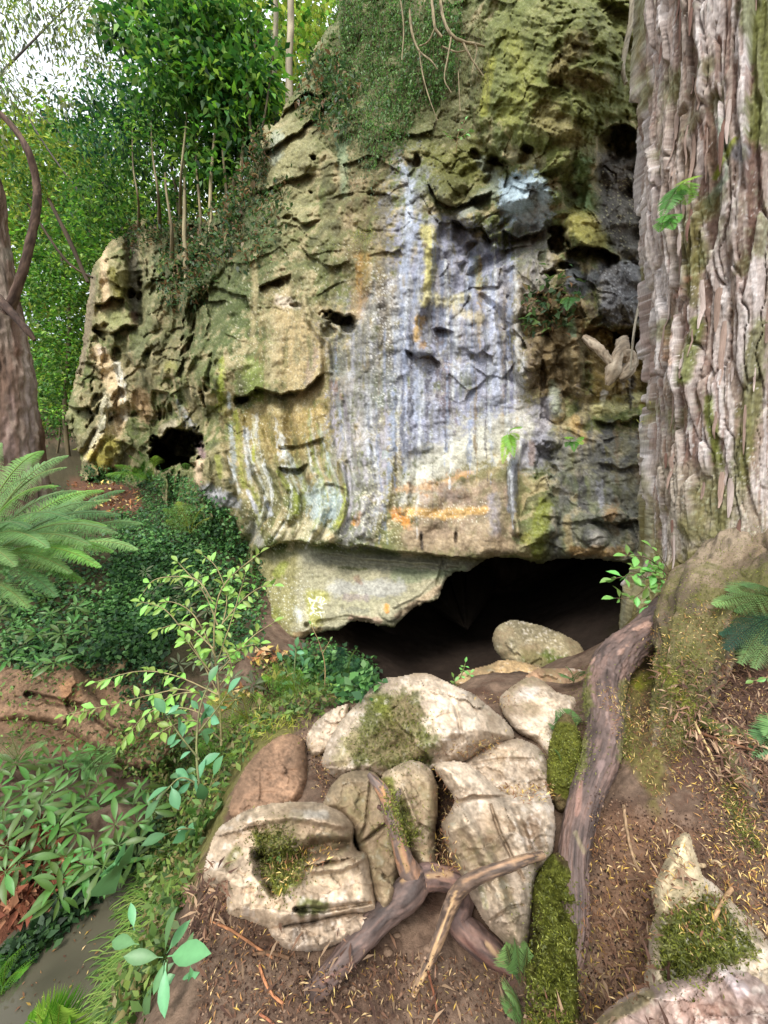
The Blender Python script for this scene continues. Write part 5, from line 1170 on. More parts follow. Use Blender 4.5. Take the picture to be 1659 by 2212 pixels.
for k, (u0, v0, u1, v1, r0, w_) in enumerate([(490,560,480,180,4.5,'with a kink halfway'), (405,600,392,300,6,'rooted lowest of all beside a dark hollow'), (432,545,424,260,4,'between two pale ones'), (455,500,466,150,4.5,'leaning towards the dark cleft'), (372,560,356,330,4.5,'rising from the buttress shoulder'), (520,470,534,120,5.5,'near the steep step of rock'), (345,500,326,250,3.6,'thinnest of those over the far buttress'), (390,470,404,160,3.6,'crossed by a crooked limb'), (300,490,286,300,3.2,'last before the buttress drops away')]):
    d0 = float(cliff_d(u0, v0)) + .05
    tree('sapling', 'thin sapling trunk on the slope ' + w_, [(u1, v1, 9.5, 34, 44, 200)], G_BRIGHT + G_MID, [[(u0, v0 + 4, d0, r0 * 1.3), (u0 * .7 + u1 * .3 + 3 * (-1) ** k, v0 * .7 + v1 * .3, 9.0, r0 * .85), (u0 * .3 + u1 * .7 - 3 * (-1) ** k, v0 * .3 + v1 * .7, 9.3, r0 * .6), (u1, v1 - 30, 10.2, r0 * .35)]], .12, 'slender saplings on the mossy slope', (132,122,94) if k % 2 else (108,98,74), seed=20 + k)
tube('branch', [(385,420,10.2,3),(400,400,10.1,4),(398,380,10.1,5),(415,370,10,4),(430,350,10,3)], M_TWIG, bpy.data.objects['sapling.007'] if 'sapling.007' in bpy.data.objects else None, (92,80,58), (120,110,84), 8, 5, mode='d')

# old tree at the path
ot = empty('old_tree', tuple(P(40, 1060, 7.0)), 'old brown tree with furrowed trunk and one long upcurved branch beside the path', 'tree')
def oldpaint(p):
    p.stroke([(60,700,18),(70,830,22),(60,1000,24)], (172,156,150), .6, streak=.6); p.stroke([(20,860,16),(20,980,18)], (164,140,132), .6, streak=.6)
    p.stroke([(95,780,12),(98,1000,16)], (84,58,44), .7); p.stroke([(30,640,14),(40,760,14)], (110,74,60), .6); p.stroke([(20,550,20)], (130,124,110), .6)
tube('trunk', [(16,1120,6.8,96),(20,1060,6.8,80),(20,1000,6.8,68),(12,900,6.8,62),(2,800,6.8,58),(-8,700,6.8,54),(-18,600,6.8,48),(-30,500,6.8,44),(-36,400,6.8,38),(-50,300,6.8,30),(-60,100,6.8,24)], M_BARK, ot, (112,90,76), (160,144,130), 110, 26, .12, 61, oldpaint, 'd', grain=.07)
tube('branch', [(16,680,6.5,12),(48,590,6.4,10),(68,510,6.4,9.5),(80,440,6.4,9.5),(78,390,6.4,9),(62,330,6.3,9),(36,285,6.3,8),(0,246,6.3,7),(-60,200,6.2,8)], M_BARK, ot, (84,66,56), (112,92,78), 18, 10, .12, 62, None, 'd')
tube('branch', [(-10,640,6.5,12),(20,670,6.3,10),(60,715,6.2,8),(75,735,6.2,4)], M_BARK, ot, (70,54,46), (96,78,66), 12, 8, .12, 63, None, 'd')
for nodes in ([(105,430,9,4),(150,520,9,5),(190,610,9,4)], [(60,440,9,2.5),(140,560,9,3),(200,600,9,2.5)]):
    tree('fallen_bough', 'dark thin bough slanting down behind the old tree' + (' to the far buttress' if nodes[0][0] > 100 else ', the lower and thinner one'), [], G_MID, [nodes], seed=int(nodes[0][0]), bark=(70,58,44), cat='branch')

# curtain of small leaves hanging over the top of the wall
def curtain(name, label, poly, n, pal, leaf, strand, seed, off=.12, dens=10):
    r_ = np.random.RandomState(seed); bag = Bag(); st = Bag()
    q = inpoly_pts(poly, n, r_)
    e = empty(name, tuple(P(q[0][0], q[0][1], cliff_d(*q[0]) - off)), label, 'vine')
    for u, v in q:
        d = float(cliff_d(u, v)) - off * r_.uniform(.5, 2)
        L = strand * r_.uniform(.4, 1.2); k = 5
        p0 = P(u, v, d); tt = np.linspace(0, 1, k)[:, None]
        path = p0 + np.array([r_.normal() * .12, -.06, -1]) * tt * L + np.array([r_.normal(), 0, 0]) * .06 * np.sin(tt * 3.1)
        st.tube(path, .002, lin((110,100,70)), 3)
        m = int(dens * L / strand) + 3
        f = r_.rand(m)[:, None]
        b = p0 + (path[-1] - p0) * f + r_.normal(size=(m, 3)) * .03
        bag.add(leaves(b, rnd_dirs(m, r_, .5), rnd_dirs(m, r_) * .5 + np.array([0, -.6, .8]), leaf * r_.uniform(.6, 1.3, m), leaf * .5, colours(pal, m, r_) * r_.uniform(.7, 1.3)))
    st.build('stem', M_TWIG, e); bag.build('foliage', M_LEAF, e)
    return e
curtain('hanging_creeper', 'dense curtain of small leaved creeper trailing over the upper edge of the cliff', [(725,-40),(890,-40),(1000,0),(980,160),(900,220),(860,290),(780,270),(715,230),(700,110)], 760, [(86,126,58),(112,150,78),(66,104,50)], .06, .6, 31, .15, 15)
curtain('hanging_creeper', 'thin bluish sprays of creeper below the leafy curtain', [(740,230),(830,250),(820,400),(750,420)], 60, [(90,124,84),(78,110,70)], .04, .3, 32, .05, 7)
curtain('hanging_creeper', 'olive dead creeper stems hanging beside the mossy bulge', [(900,0),(1050,0),(1060,200),(980,290),(900,250)], 150, [(96,100,52),(112,110,60),(84,84,50)], .03, .5, 33, .12, 8)
rt = empty('root_tangle', tuple(P(960, 60, 6)), 'pale bare roots dangling in a tangle beside the mossy bulge near the cliff top', 'root')
for k, nd in enumerate([[(948,-20,5.9,4),(958,40,5.85,4),(975,75,5.8,4),(1000,90,5.8,3.5),(1025,95,5.8,3),(1052,102,5.9,2)], [(930,-20,5.9,4),(935,20,5.9,4),(940,60,5.9,3.5),(955,80,5.9,3)], [(885,20,6.3,3),(890,70,6.3,3),(905,110,6.3,2.5),(930,130,6.2,2),(945,150,6.2,1.5)], [(1000,92,5.8,3),(1020,130,5.8,2.2),(1045,165,5.8,1.4)],
    [(975,80,5.8,2.5),(968,120,5.8,2),(960,170,5.8,1.6),(975,200,5.8,1.2)], [(905,110,6.2,2),(915,170,6.2,1.6),(930,220,6.1,1.2),(945,260,6.1,.9)], [(940,60,5.9,2),(925,90,5.95,2),(905,100,6,1.5)], [(1025,95,5.8,2),(1030,110,5.8,1.8),(1020,150,5.8,1.2)], [(990,150,5.9,1.4),(992,200,5.9,1.2),(994,240,5.9,1)], [(865,0,6.4,2.4),(872,60,6.4,2),(868,130,6.4,1.4)], [(955,100,5.9,2),(985,112,5.8,1.8),(1010,108,5.8,1.4)]]):
    tube('root', nd, M_TWIG, rt, (140,126,96), (170,156,128), 8, 6, .15, 70 + k, None, 'd')
tube('root', [(1352,180,4.6,5),(1345,150,4.6,6),(1352,100,4.6,7),(1362,50,4.6,7),(1366,-10,4.6,6)], M_TWIG, rt, (150,140,120), (176,170,150), 9, 6, .2, 90, None, 'd')
# knotted root growing out of the alcove
kr = empty('cliff_root', tuple(P(1320, 780, 5.1)), 'knotted pale root growing out of the dark alcove in the cliff beside the big tree', 'root')
for nd in ([(1262,728,5.1,6),(1280,742,5.0,9),(1300,760,4.95,9),(1316,780,4.9,8),(1330,800,4.9,10)], [(1345,735,5.1,12),(1344,752,5.0,13),(1332,775,4.93,14),(1326,800,4.9,16),(1318,820,4.92,10),(1312,832,4.95,5)], [(1338,770,4.95,12),(1358,770,4.92,14),(1366,785,4.9,12),(1350,808,4.9,12),(1335,820,4.92,9)]):
    tube('root', nd, M_TWIG, kr, (168,150,128), (200,186,164), 20, 8, .22, int(nd[0][0]), None, 'd', grain=.12)
tube('root', [(1385,640,4.5,3),(1372,700,4.4,3),(1364,770,4.4,2.2),(1362,800,4.4,1.6)], M_TWIG, kr, (170,160,140), (200,190,170), 7, 5, .1, 93, None, 'd')

# ---- ferns
def frond_arrays(b, t, arch, width, npin, pal, r_, bip=False, side=None):
    b, t = np.asarray(b, float), np.asarray(t, float)
    L = np.linalg.norm(t - b); mid = (b + t) / 2 + np.array([0, 0, arch * L])
    s = np.linspace(0, 1, npin + 6)[:, None]
    path = (1 - s) ** 2 * b + 2 * s * (1 - s) * mid + s * s * t
    tan = norm(np.gradient(path, axis=0))
    view = np.array(EYE) - path.mean(0)
    upv = norm(np.array([0, 0, 1.0]) * .9 + norm(view) * .55)
    sd = norm(np.cross(tan, upv)); nr = np.cross(sd, tan)
    bag = Bag(); cc = colours(pal, 1, r_, .15)[0]
    bag.tube(path, np.linspace(.0035, .0012, len(path)) * (L / .6 + .4), cc * np.array([1.1, .8, .7]), 3)
    i = np.arange(5, npin + 6)
    tt = (i - 4) / (npin + 2.0)
    wl = width * np.sin(np.pi * np.clip(tt, 0, 1) ** .62) ** .8 * (1 - .25 * tt) + width * .03
    for sg in (1, -1):
        bb = path[i]; dd = norm(sd[i] * sg + tan[i] * .42 - upv * .12 + r_.normal(size=(len(i), 3)) * .05)
        if not bip:
            bag.add(leaves(bb, dd, nr[i], wl, L / npin * .95, cc * r_.uniform(.8, 1.2, (len(i), 1)), 3, .1, .12))
        else:
            for k in range(len(i)):
                m = 11
                q = np.linspace(.06, 1, m)[:, None]
                pp = bb[k] + dd[k] * wl[k] * q - upv * .3 * wl[k] * q * q
                td = norm(np.cross(dd[k], nr[i[k]]))
                ll = L / npin * .62 * (1 - .72 * q[:, 0])
                for s2 in (1, -1):
                    bag.add(leaves(pp, td * s2 + dd[k] * .45, np.repeat(nr[i[k]][None], m, 0), ll * 1.1, ll * .6, cc * r_.uniform(.8, 1.2), 1, .05, .05))
    return np.concatenate(bag.v), np.concatenate(bag.f), np.concatenate(bag.c)

def fern(label, base, tips, arch=.28, width=.09, npin=20, pal=G_BRIGHT, seed=1, bip=False, name='fern', group=None):
    r_ = np.random.RandomState(seed)
    b = np.asarray(base)
    e = empty(name, tuple(b), label, 'fern', group)
    for t in tips:
        v, f, c = frond_arrays(b + r_.normal(size=3) * .01, t, arch, width, npin, pal, r_, bip)
        obj('frond', v, f, c, M_LEAF, e, False)
    return e

FERNG = [(118,156,94), (140,176,108), (98,138,84)]
tb = P(-90, 1290, 3.5)
fern('large feathery tree fern arching over the ivy slope beside the old trunk', tb, [P(u, v, d) for u, v, d in [(142,985,3.7),(138,1010,3.3),(90,975,4.1),(120,1050,3.1),(255,1112,3.6),(248,1150,3.2),(205,1085,4.0),(240,1190,3.4),(212,1222,3.0),(178,1256,3.3),(120,1285,2.9),(60,1310,3.1),(0,960,3.6),(60,1140,2.8),(150,1120,2.9),(225,1135,3.4),(100,1180,2.7),(190,1175,3.1),(60,1030,3.3),(160,1060,3.6),(30,1220,2.7),(150,1235,3.0),(220,1060,4.2)]], .34, .21, 40, FERNG + [(128,180,84)], 41, True, 'tree_fern')
fern('tree fern fronds half hidden behind the big feathery one', P(60, 1250, 5.2), [P(u, v, d) for u, v, d in [(262,1060,5.2),(230,1080,4.9),(300,1130,5.2),(290,1185,4.9),(180,1070,5.4),(150,1085,5.2)]], .3, .26, 24, FERNG, 42, True, 'tree_fern')
def spray(u, v, d, tips, dd=0.0):
    return P(u, v, d), [P(a, b, d - dd) for a, b in tips]
FT = [((330,1040,8.6), [(250,1005),(280,985),(300,975),(335,985),(370,1010),(230,1025)], 'bright fern clump before the small far cave', .3, G_BRIGHT),
 ((400,1040,8.2), [(370,1015),(400,1000),(430,1010),(440,1030)], 'small dark fern just inside the small far cave', .25, G_MID),
 ((410,1150,6.4), [(355,1100),(385,1085),(440,1095),(450,1120),(360,1125)], 'yellowish fern on the ivy slope below the small cave', .28, G_YEL),
 ((640,1500,3.3), [(590,1440),(615,1425),(650,1450),(665,1470),(600,1490),(570,1465)], 'light fern cluster on the bank below the hanging block', .2, G_BRIGHT),
 ((690,1520,3.2), [(640,1470),(690,1455),(725,1455),(755,1470),(700,1490),(620,1500)], 'pale fern beside the small upright grey stone', .2, G_YEL),
 ((745,1500,3.6), [(735,1400),(765,1405),(775,1425),(765,1455),(725,1430),(750,1445)], 'upright dark fern at the black edge of the cave', .16, G_MID + G_BLUE),
 ((540,1560,3.0), [(450,1520),(480,1500),(520,1495),(560,1500),(600,1520),(460,1560),(500,1545)], 'light green fern clump over the brown rock hump', .2, G_BRIGHT + G_YEL),
 ((470,1660,2.5), [(430,1610),(450,1600),(490,1605),(510,1625),(440,1660)], 'fern on the ferny bank just under the pale clump', .16, G_BRIGHT),
 ((450,1800,2.1), [(410,1760),(430,1745),(470,1750),(480,1775),(420,1800)], 'little fern at the muddy edge of the bank', .12, G_MID),
 ((1120,2110,1.2), [(1092,2040),(1110,2025),(1140,2045),(1098,2085)], 'small fern sprouting over the forked root by the mossy hump', .06, FERNG),
 ((1130,2180,1.14), [(1090,2140),(1105,2165),(1095,2190)], 'tiny low fern below another on the mossy hump', .05, FERNG),
 ((1225,1600,2.2), [(1200,1540),(1235,1535),(1250,1560),(1195,1575),(1180,1600)], 'tuft of small fern in the crook of root and whitish boulder', .09, FERNG),
 ((1215,1700,1.9), [(1190,1640),(1205,1625),(1228,1650),(1195,1680)], 'fern hanging from the mossy stone beside the root', .08, FERNG),
 ((1240,1475,2.8), [(1215,1462),(1230,1445),(1258,1450)], 'small fern where the root meets the brown slab', .07, FERNG),
 ((1700,1300,2.2), [(1545,1305),(1575,1275),(1610,1265),(1640,1290),(1590,1320)], 'bright fern arching over the mossy tree base', .14, G_BRIGHT + FERNG),
 ((1690,1330,2.1), [(1570,1400),(1600,1430),(1560,1370),(1630,1440),(1650,1390)], 'bluish sword fern drooping over the litter beside the tree', .13, FERNG + G_BLUE),
 ((1720,1560,1.7), [(1640,1620),(1655,1590),(1625,1640)], 'sword fern leaning in from the edge of the litter slope', .1, FERNG),
 ((1100,935,5.0), [(1086,1000),(1110,985),(1120,950),(1092,965),(1125,925)], 'green fern tuft hanging from the cliff above the mossy lump', .1, G_BRIGHT),
 ((1240,955,4.75), [(1222,965),(1258,960),(1240,975),(1262,945),(1225,948)], 'single small bright fern stuck on the grey cliff', .07, G_BRIGHT),
 ((1470,400,2.5), [(1440,450),(1500,385),(1430,470),(1485,440),(1495,415),(1450,430)], 'light green fern growing on the bark of the great tree', .09, G_BRIGHT),
 ((1440,470,2.4), [(1425,500),(1455,495),(1430,480),(1465,480)], 'lower fern tuft on the bark of the great tree', .07, G_BRIGHT),
 ((1230,640,5.1), [(1212,655),(1250,650),(1225,670),(1248,630)], 'feathery moss fern on the brown cliff patch', .1, G_MID),
 ((40,1640,2.9), [(-10,1600),(20,1585),(60,1590),(90,1610),(0,1630)], 'soft fern clump on the far mud bank', .16, FERNG),
 ((200,1660,2.7), [(170,1640),(190,1625),(225,1630),(240,1650),(180,1665)], 'light fern between the whorled shrubs', .12, FERNG),
 ((10,2140,1.9), [(-20,2060),(20,2070),(50,2100),(40,2130),(0,2080)], 'bright fern at the water edge', .14, G_BRIGHT),
 ((130,2300,1.35), [(80,2190),(105,2180),(130,2172),(150,2190),(60,2205)], 'fern tip rising over the stream at the very bottom', .12, G_BRIGHT),
]
for k, ((u, v, d), tips, lab, w, pal) in enumerate(FT):
    r_ = np.random.RandomState(k)
    b = P(u, v, d)
    fern(lab, b, [P(a, c, d - r_.uniform(0, .08) * d) for a, c in tips], .2, w, 24, pal, 50 + k, w > .12)

# ---- single leaves shared between plants
def leaf_mesh(name, L, W, col, segs=5, fold=.16, droop=.22, petiole=.15):
    v, f, c = leaves(np.array([[0, petiole * L, 0]]), [[0, 1, 0]], [[0, 0, 1]], L, W, lin(col), segs, fold, droop)
    s = W * .03
    pv = np.array([[-s, 0, 0], [s, 0, 0], [s, petiole * L * 1.1, 0], [-s, petiole * L * 1.1, 0]])
    v = np.concatenate([v, pv]); f = np.concatenate([f, [[len(v) - 4, len(v) - 3, len(v) - 2, len(v) - 1]]]); c = np.concatenate([c, np.zeros((4, 3)) + lin(col) * 1.2])
    return mesh_data(name, v, f, c, True, M_LEAFO)

def put_leaf(me, parent, base, dr, nor, scale=1.0, roll=0.0):
    y = Vector(dr).normalized(); x = y.cross(Vector(nor)).normalized(); z = x.cross(y)
    m = Matrix((x, y, z)).transposed().to_4x4() @ Matrix.Rotation(roll, 4, 'Y')
    o = bpy.data.objects.new('leaf', me); COL.objects.link(o)
    o.parent = parent
    m.translation = Vector(np.asarray(base) - parent_loc(parent))
    m = m @ Matrix.Diagonal((scale, scale, scale, 1))
    o.matrix_basis = m
    return o

OBL = leaf_mesh('oblong_leaf', .16, .04, (84,120,54), 5, .16, .36)
OBL2 = leaf_mesh('oblong_leaf_dull', .15, .036, (104,112,76), 5, .14, .4)
OVAL = leaf_mesh('oval_leaf', .066, .032, (138,176,82), 4, .2, .2)
OVALD = leaf_mesh('small_oval_leaf', .05, .026, (118,166,84), 4, .2, .15)
TEAL = leaf_mesh('teal_leaf', .11, .054, (92,144,98), 5, .16, .2)
BIG = leaf_mesh('big_leaf', .15, .052, (100,150,96), 5, .14, .18)

def whorl_shrub(label, poly, count, me, seed, near=.25, scale=.9, group='shrubs with whorled oblong leaves on the stream banks'):
    r_ = np.random.RandomState(seed)
    q = inpoly_pts(poly, count * 6, r_); sel = []
    for a in q:
        if all(np.hypot(*(a - b)) > 31 for b in sel): sel.append(a)
        if len(sel) >= count: break
    cen = np.mean(sel, 0); h = hit(*cen)
    base = h[0] if h else P(cen[0], cen[1], 3)
    e = empty('whorled_shrub', tuple(base), label, 'shrub', group)
    for u, v in sel:
        h = hit(u, v)
        if not h: continue
        d = np.linalg.norm(h[0] - EYE)
        top = EYE + (h[0] - EYE) * (1 - near * r_.uniform(.3, 1.1) / d * 1.2)
        ax = norm(np.array([0, 0, 1.0]) * r_.uniform(.5, 1) + norm(EYE - top) * .7 + r_.normal(size=3) * .22)
        st = Bag(); low = h[0] - np.array([0, 0, .02])
        mid = (low + top) / 2 + np.array([0, 0, -.04])
        s = np.linspace(0, 1, 6)[:, None]
        st.tube((1 - s) ** 2 * low + 2 * s * (1 - s) * mid + s * s * top, .004, lin((96,84,56)), 5)
        w = st.build('sprig', M_TWIG, e)
        n = r_.randint(7, 10); a0 = r_.rand() * 6.28
        e1 = norm(np.cross(ax, [0.3, .1, 1])); e2 = np.cross(ax, e1)
        for k in range(n):
            a = a0 + k * 6.283 / n + r_.normal() * .15
            out = e1 * math.cos(a) + e2 * math.sin(a)
            put_leaf(me, w, top, norm(out + ax * r_.uniform(.05, .45)), ax, scale * r_.uniform(.45, 1.15), r_.normal() * .2)
    return e
whorl_shrub('whorled leaf shrub under the tree fern, on the mud shelf', [(-10,1290),(90,1280),(190,1310),(200,1360),(150,1400),(110,1440),(40,1430),(-10,1430)], 34, OBL, 71)
whorl_shrub('dull brownish whorled shrub in the shade among the ivy', [(300,1230),(420,1240),(480,1300),(430,1340),(330,1300)], 14, OBL2, 72)
whorl_shrub('whorled leaf shrub on the mud bank close under the soft fern', [(-10,1650),(100,1640),(210,1600),(230,1640),(200,1740),(100,1790),(-10,1780)], 30, OBL, 73)
whorl_shrub('whorled leaf shrub hanging over the stream, its lowest sprigs above the water', [(120,1760),(230,1720),(330,1690),(330,1760),(300,1850),(200,1900),(110,1960),(80,1880)], 32, OBL, 74)
whorl_shrub('dull whorled sprigs on the bank behind the light green shrub', [(420,1400),(500,1440),(560,1480),(500,1520),(420,1480),(380,1440)], 14, OBL2, 75)
whorl_shrub('few whorled sprigs by the red brown dead leaves', [(-10,1830),(40,1810),(60,1860),(10,1900)], 4, OBL, 76)

def branchy(name, label, branches, me, size, pitch, seed, col=(150,128,92), mode='d', thick=3.5, cat='shrub', droop=.3):
    """stems with opposite leaves; branches given as (u, v, distance) chains"""
    r_ = np.random.RandomState(seed)
    e = empty(name, tuple(P(*branches[0][0])), label, cat)
    for br in branches:
        n4 = [(a, b, c, max(.7, thick * (1 - .75 * i / len(br)) * (1 if br is branches[0] else .55))) for i, (a, b, c) in enumerate(br)]
        o = tube('stem', n4, M_TWIG, e, col, tuple(min(255, x * 1.2) for x in col), 7, 6, .08, seed, None, 'd')
        nd = catmull(br, 12, False)
        w = P(nd[:, 0], nd[:, 1], nd[:, 2]); s = np.concatenate([[0], np.cumsum(np.linalg.norm(np.diff(w, axis=0), axis=1))])
        start = .45 if br is branches[0] else .22
        for q in np.arange(s[-1] * start, s[-1], pitch):
            q = q + r_.normal() * pitch * .3
            p = np.array([np.interp(q, s, w[:, k]) for k in range(3)]); p2 = np.array([np.interp(q + .02, s, w[:, k]) for k in range(3)])
            tn = norm(p2 - p + 1e-6); sd = norm(np.cross(tn, [0, -.5, 1]))
            for sg in (1, -1):
                if r_.rand() < .2: continue
                dr = norm(sd * sg + tn * .7 + np.array([0, -.15, -droop]) + r_.normal(size=3) * .45)
                put_leaf(me, e, p, dr, norm(np.array([0, -.45, 1]) + r_.normal(size=3) * .5), size * r_.uniform(.45, 1.2))
        put_leaf(me, e, w[-1], norm(w[-1] - w[-3]), np.array([0, -.4, 1]), size)
    return e
branchy('green_shrub', 'airy light green shrub with thin pale stems before the hanging block', [
 [(478,1610,3.1),(474,1500,3.15),(462,1380,3.2),(480,1270,3.2),(560,1196,3.2)], [(472,1500,3.1),(420,1400,3.1),(360,1320,3.1),(305,1300,3.1)], [(466,1440,3.2),(500,1340,3.2),(530,1240,3.3)], [(470,1500,3.0),(380,1460,3.0),(300,1450,3.0),(210,1472,2.95)],
 [(460,1400,3.1),(400,1350,3.1),(340,1360,3.1)], [(470,1350,3.2),(440,1280,3.2),(385,1215,3.25)], [(474,1450,3.2),(540,1380,3.2),(590,1345,3.25)], [(470,1520,3.0),(400,1490,2.95),(330,1500,2.9),(250,1520,2.85),(140,1545,2.85)],
 [(470,1560,2.9),(400,1530,2.85),(320,1540,2.8),(262,1610,2.8)], [(470,1470,3.1),(430,1420,3.05),(400,1380,3.0)], [(460,1300,3.2),(420,1250,3.2),(340,1250,3.2),(310,1280,3.2)], [(480,1600,3.0),(430,1560,2.9),(390,1560,2.85),(350,1580,2.8)], [(476,1480,3.15),(500,1440,3.1),(480,1390,3.1)], [(466,1420,3.15),(420,1330,3.2),(370,1300,3.2),(330,1310,3.2)], [(470,1380,3.2),(490,1300,3.25),(470,1230,3.3),(440,1200,3.3)], [(474,1540,3.0),(440,1500,2.95),(380,1500,2.9),(330,1530,2.85)], [(474,1430,3.2),(520,1400,3.2),(560,1390,3.2)], [(470,1360,3.2),(520,1300,3.25),(560,1270,3.3),(590,1265,3.3)]],
 OVAL, 1.25, .043, 81, (150,136,100), thick=2.8)
branchy('teal_sapling', 'sapling with broad bluish green leaves on the ferny bank', [
 [(452,1900,2.0),(440,1760,2.1),(425,1640,2.2),(430,1540,2.3),(450,1480,2.35)], [(430,1640,2.2),(390,1590,2.2),(360,1545,2.2)], [(436,1700,2.15),(390,1680,2.1),(350,1720,2.05)], [(430,1580,2.25),(470,1530,2.25),(490,1500,2.25)], [(440,1740,2.1),(460,1680,2.1)], [(445,1800,2.05),(400,1790,2.0),(365,1800,1.95)]], TEAL, .95, .075, 82, (120,120,80), thick=4)
branchy('leafy_bush', 'fresh green bush poking out from behind the great tree over the black cave', [
 [(1470,1270,2.85),(1430,1230,2.85),(1395,1205,2.85),(1355,1200,2.85)], [(1450,1255,2.85),(1400,1235,2.8),(1350,1245,2.8),(1325,1250,2.8)], [(1450,1260,2.85),(1410,1260,2.8),(1370,1290,2.8),(1330,1292,2.8)], [(1450,1240,2.85),(1425,1200,2.85),(1410,1185,2.85)], [(1440,1250,2.82),(1400,1250,2.8),(1380,1235,2.8)], [(1440,1270,2.8),(1415,1290,2.78),(1400,1308,2.78)], [(1440,1240,2.8),(1420,1225,2.78),(1390,1225,2.78)], [(1445,1250,2.75),(1430,1240,2.75),(1415,1235,2.75)]],
 OVALD, 1.75, .05, 83, (96,80,60), thick=2.2)
branchy('leafy_weed', 'little weed with round leaves standing on the tan rock at the cave mouth', [[(985,1482,3.3),(1000,1450,3.3),(1005,1432,3.3)], [(985,1482,3.3),(980,1465,3.3)], [(1000,1470,3.3),(1015,1455,3.3)]], OVALD, .9, .03, 84, (110,120,70), thick=1.4, cat='weed')
branchy('leafy_weed', 'small bright weed growing in the moss hollow of the broad boulder', [[(590,1890,1.42),(592,1860,1.4),(600,1838,1.38)], [(590,1890,1.42),(575,1870,1.4)], [(590,1890,1.42),(612,1880,1.4)], [(590,1885,1.42),(582,1850,1.4)]], OVALD, .5, .016, 85, (120,130,80), thick=1.4, cat='weed')
branchy('leafy_weed', 'waxy leaved plant with thick upright leaves under the hanging block', [[(640,1490,3.3),(636,1450,3.3),(640,1400,3.3)], [(640,1480,3.3),(620,1450,3.3),(610,1430,3.3)], [(636,1470,3.3),(655,1440,3.3)]], TEAL, .75, .08, 86, (110,120,80), thick=2.5, cat='weed')
branchy('leafy_weed', 'thin bare stemmed seedling reaching up before the hanging block', [[(700,1500,3.4),(702,1440,3.4),(690,1390,3.4),(672,1350,3.4)], [(698,1410,3.4),(712,1385,3.4)]], OVALD, .8, .12, 87, (150,128,92), thick=1.5, cat='weed')
branchy('leafy_weed', 'green seedling clinging high on the tan face of the wall', [[(592,590,7.2),(600,560,7.2),(612,548,7.2)], [(596,575,7.2),(588,560,7.2)]], OVALD, 1.8, .08, 88, thick=1, cat='weed')
branchy('leafy_weed', 'bright sprig of round leaves near the roots hanging at the cliff top', [[(985,330,5.6),(990,290,5.5),(1005,260,5.5)], [(990,310,5.6),(965,290,5.5)], [(990,300,5.5),(1010,285,5.5)]], OVALD, 1.5, .06, 89, thick=1, cat='weed')
branchy('leafy_weed', 'low round leaved creeper at the moss under the grey root', [[(1530,1450,2.2),(1560,1420,2.2),(1600,1410,2.2)], [(1530,1450,2.2),(1500,1430,2.2)]], OVALD, .7, .04, 90, thick=1, cat='weed')
branchy('leafy_weed', 'yellow green round leaved weed in the litter at the picture rim'.replace(' at the picture rim', ' beside the sword fern'), [[(1670,1500,1.9),(1640,1530,1.9),(1620,1560,1.9)], [(1660,1540,1.8),(1630,1580,1.8)], [(1670,1460,1.95),(1630,1470,1.95)]], OVALD, .8, .04, 91, thick=1, cat='weed')

# the big leaved plant at the bottom of the bank
bp_ = empty('big_leaved_plant', tuple(P(360, 2110, 1.32)), 'plant with large smooth green leaves at the edge of the stream bank', 'plant')
_s = Bag(); _s.tube([P(352,2230,1.28), P(356,2150,1.3), P(360,2075,1.3)], .005, lin((110,130,80)), 6); _s.tube([P(300,2230,1.3), P(320,2150,1.32), P(330,2120,1.34)], .004, lin((110,130,80)), 6); _s.build('stem', M_TWIG, bp_)
for (u0, v0, u1, v1, sc, dd) in [(352,2068,266,2066,1.0,0),(356,2062,368,1968,1.0,.03),(362,2066,438,2052,1.08,-.05),(360,2060,404,1990,.8,.05),(356,2074,330,2150,1.0,-.03),(358,2080,350,2200,1.3,-.06),(362,2074,344,2120,.7,-.02),
    (330,2120,306,2212,.8,0),(330,2125,382,2110,.8,.02),(335,2120,372,2080,.7,.04),(380,2140,420,2105,.6,0),(300,2040,235,2030,.6,.05),(290,2010,282,1950,.55,.06),(410,2080,420,2150,.5,0),(400,2075,412,2020,.6,.03),(430,2180,462,2150,.4,0),(430,2190,450,2210,.4,0),(428,2185,420,2160,.35,0),(250,1870,225,1900,.5,.3),(248,1868,240,1850,.5,.3),(255,1870,262,1842,.5,.3)]:
    a, b = P(u0, v0, 1.3 + dd), P(u1, v1, 1.3 + dd * 2 - .02)
    L = np.linalg.norm(b - a)
    put_leaf(BIG, bp_, a, norm(b - a), norm(np.array([0, -.5, 1.0]) + RNG.normal(size=3) * .25), L / .165)

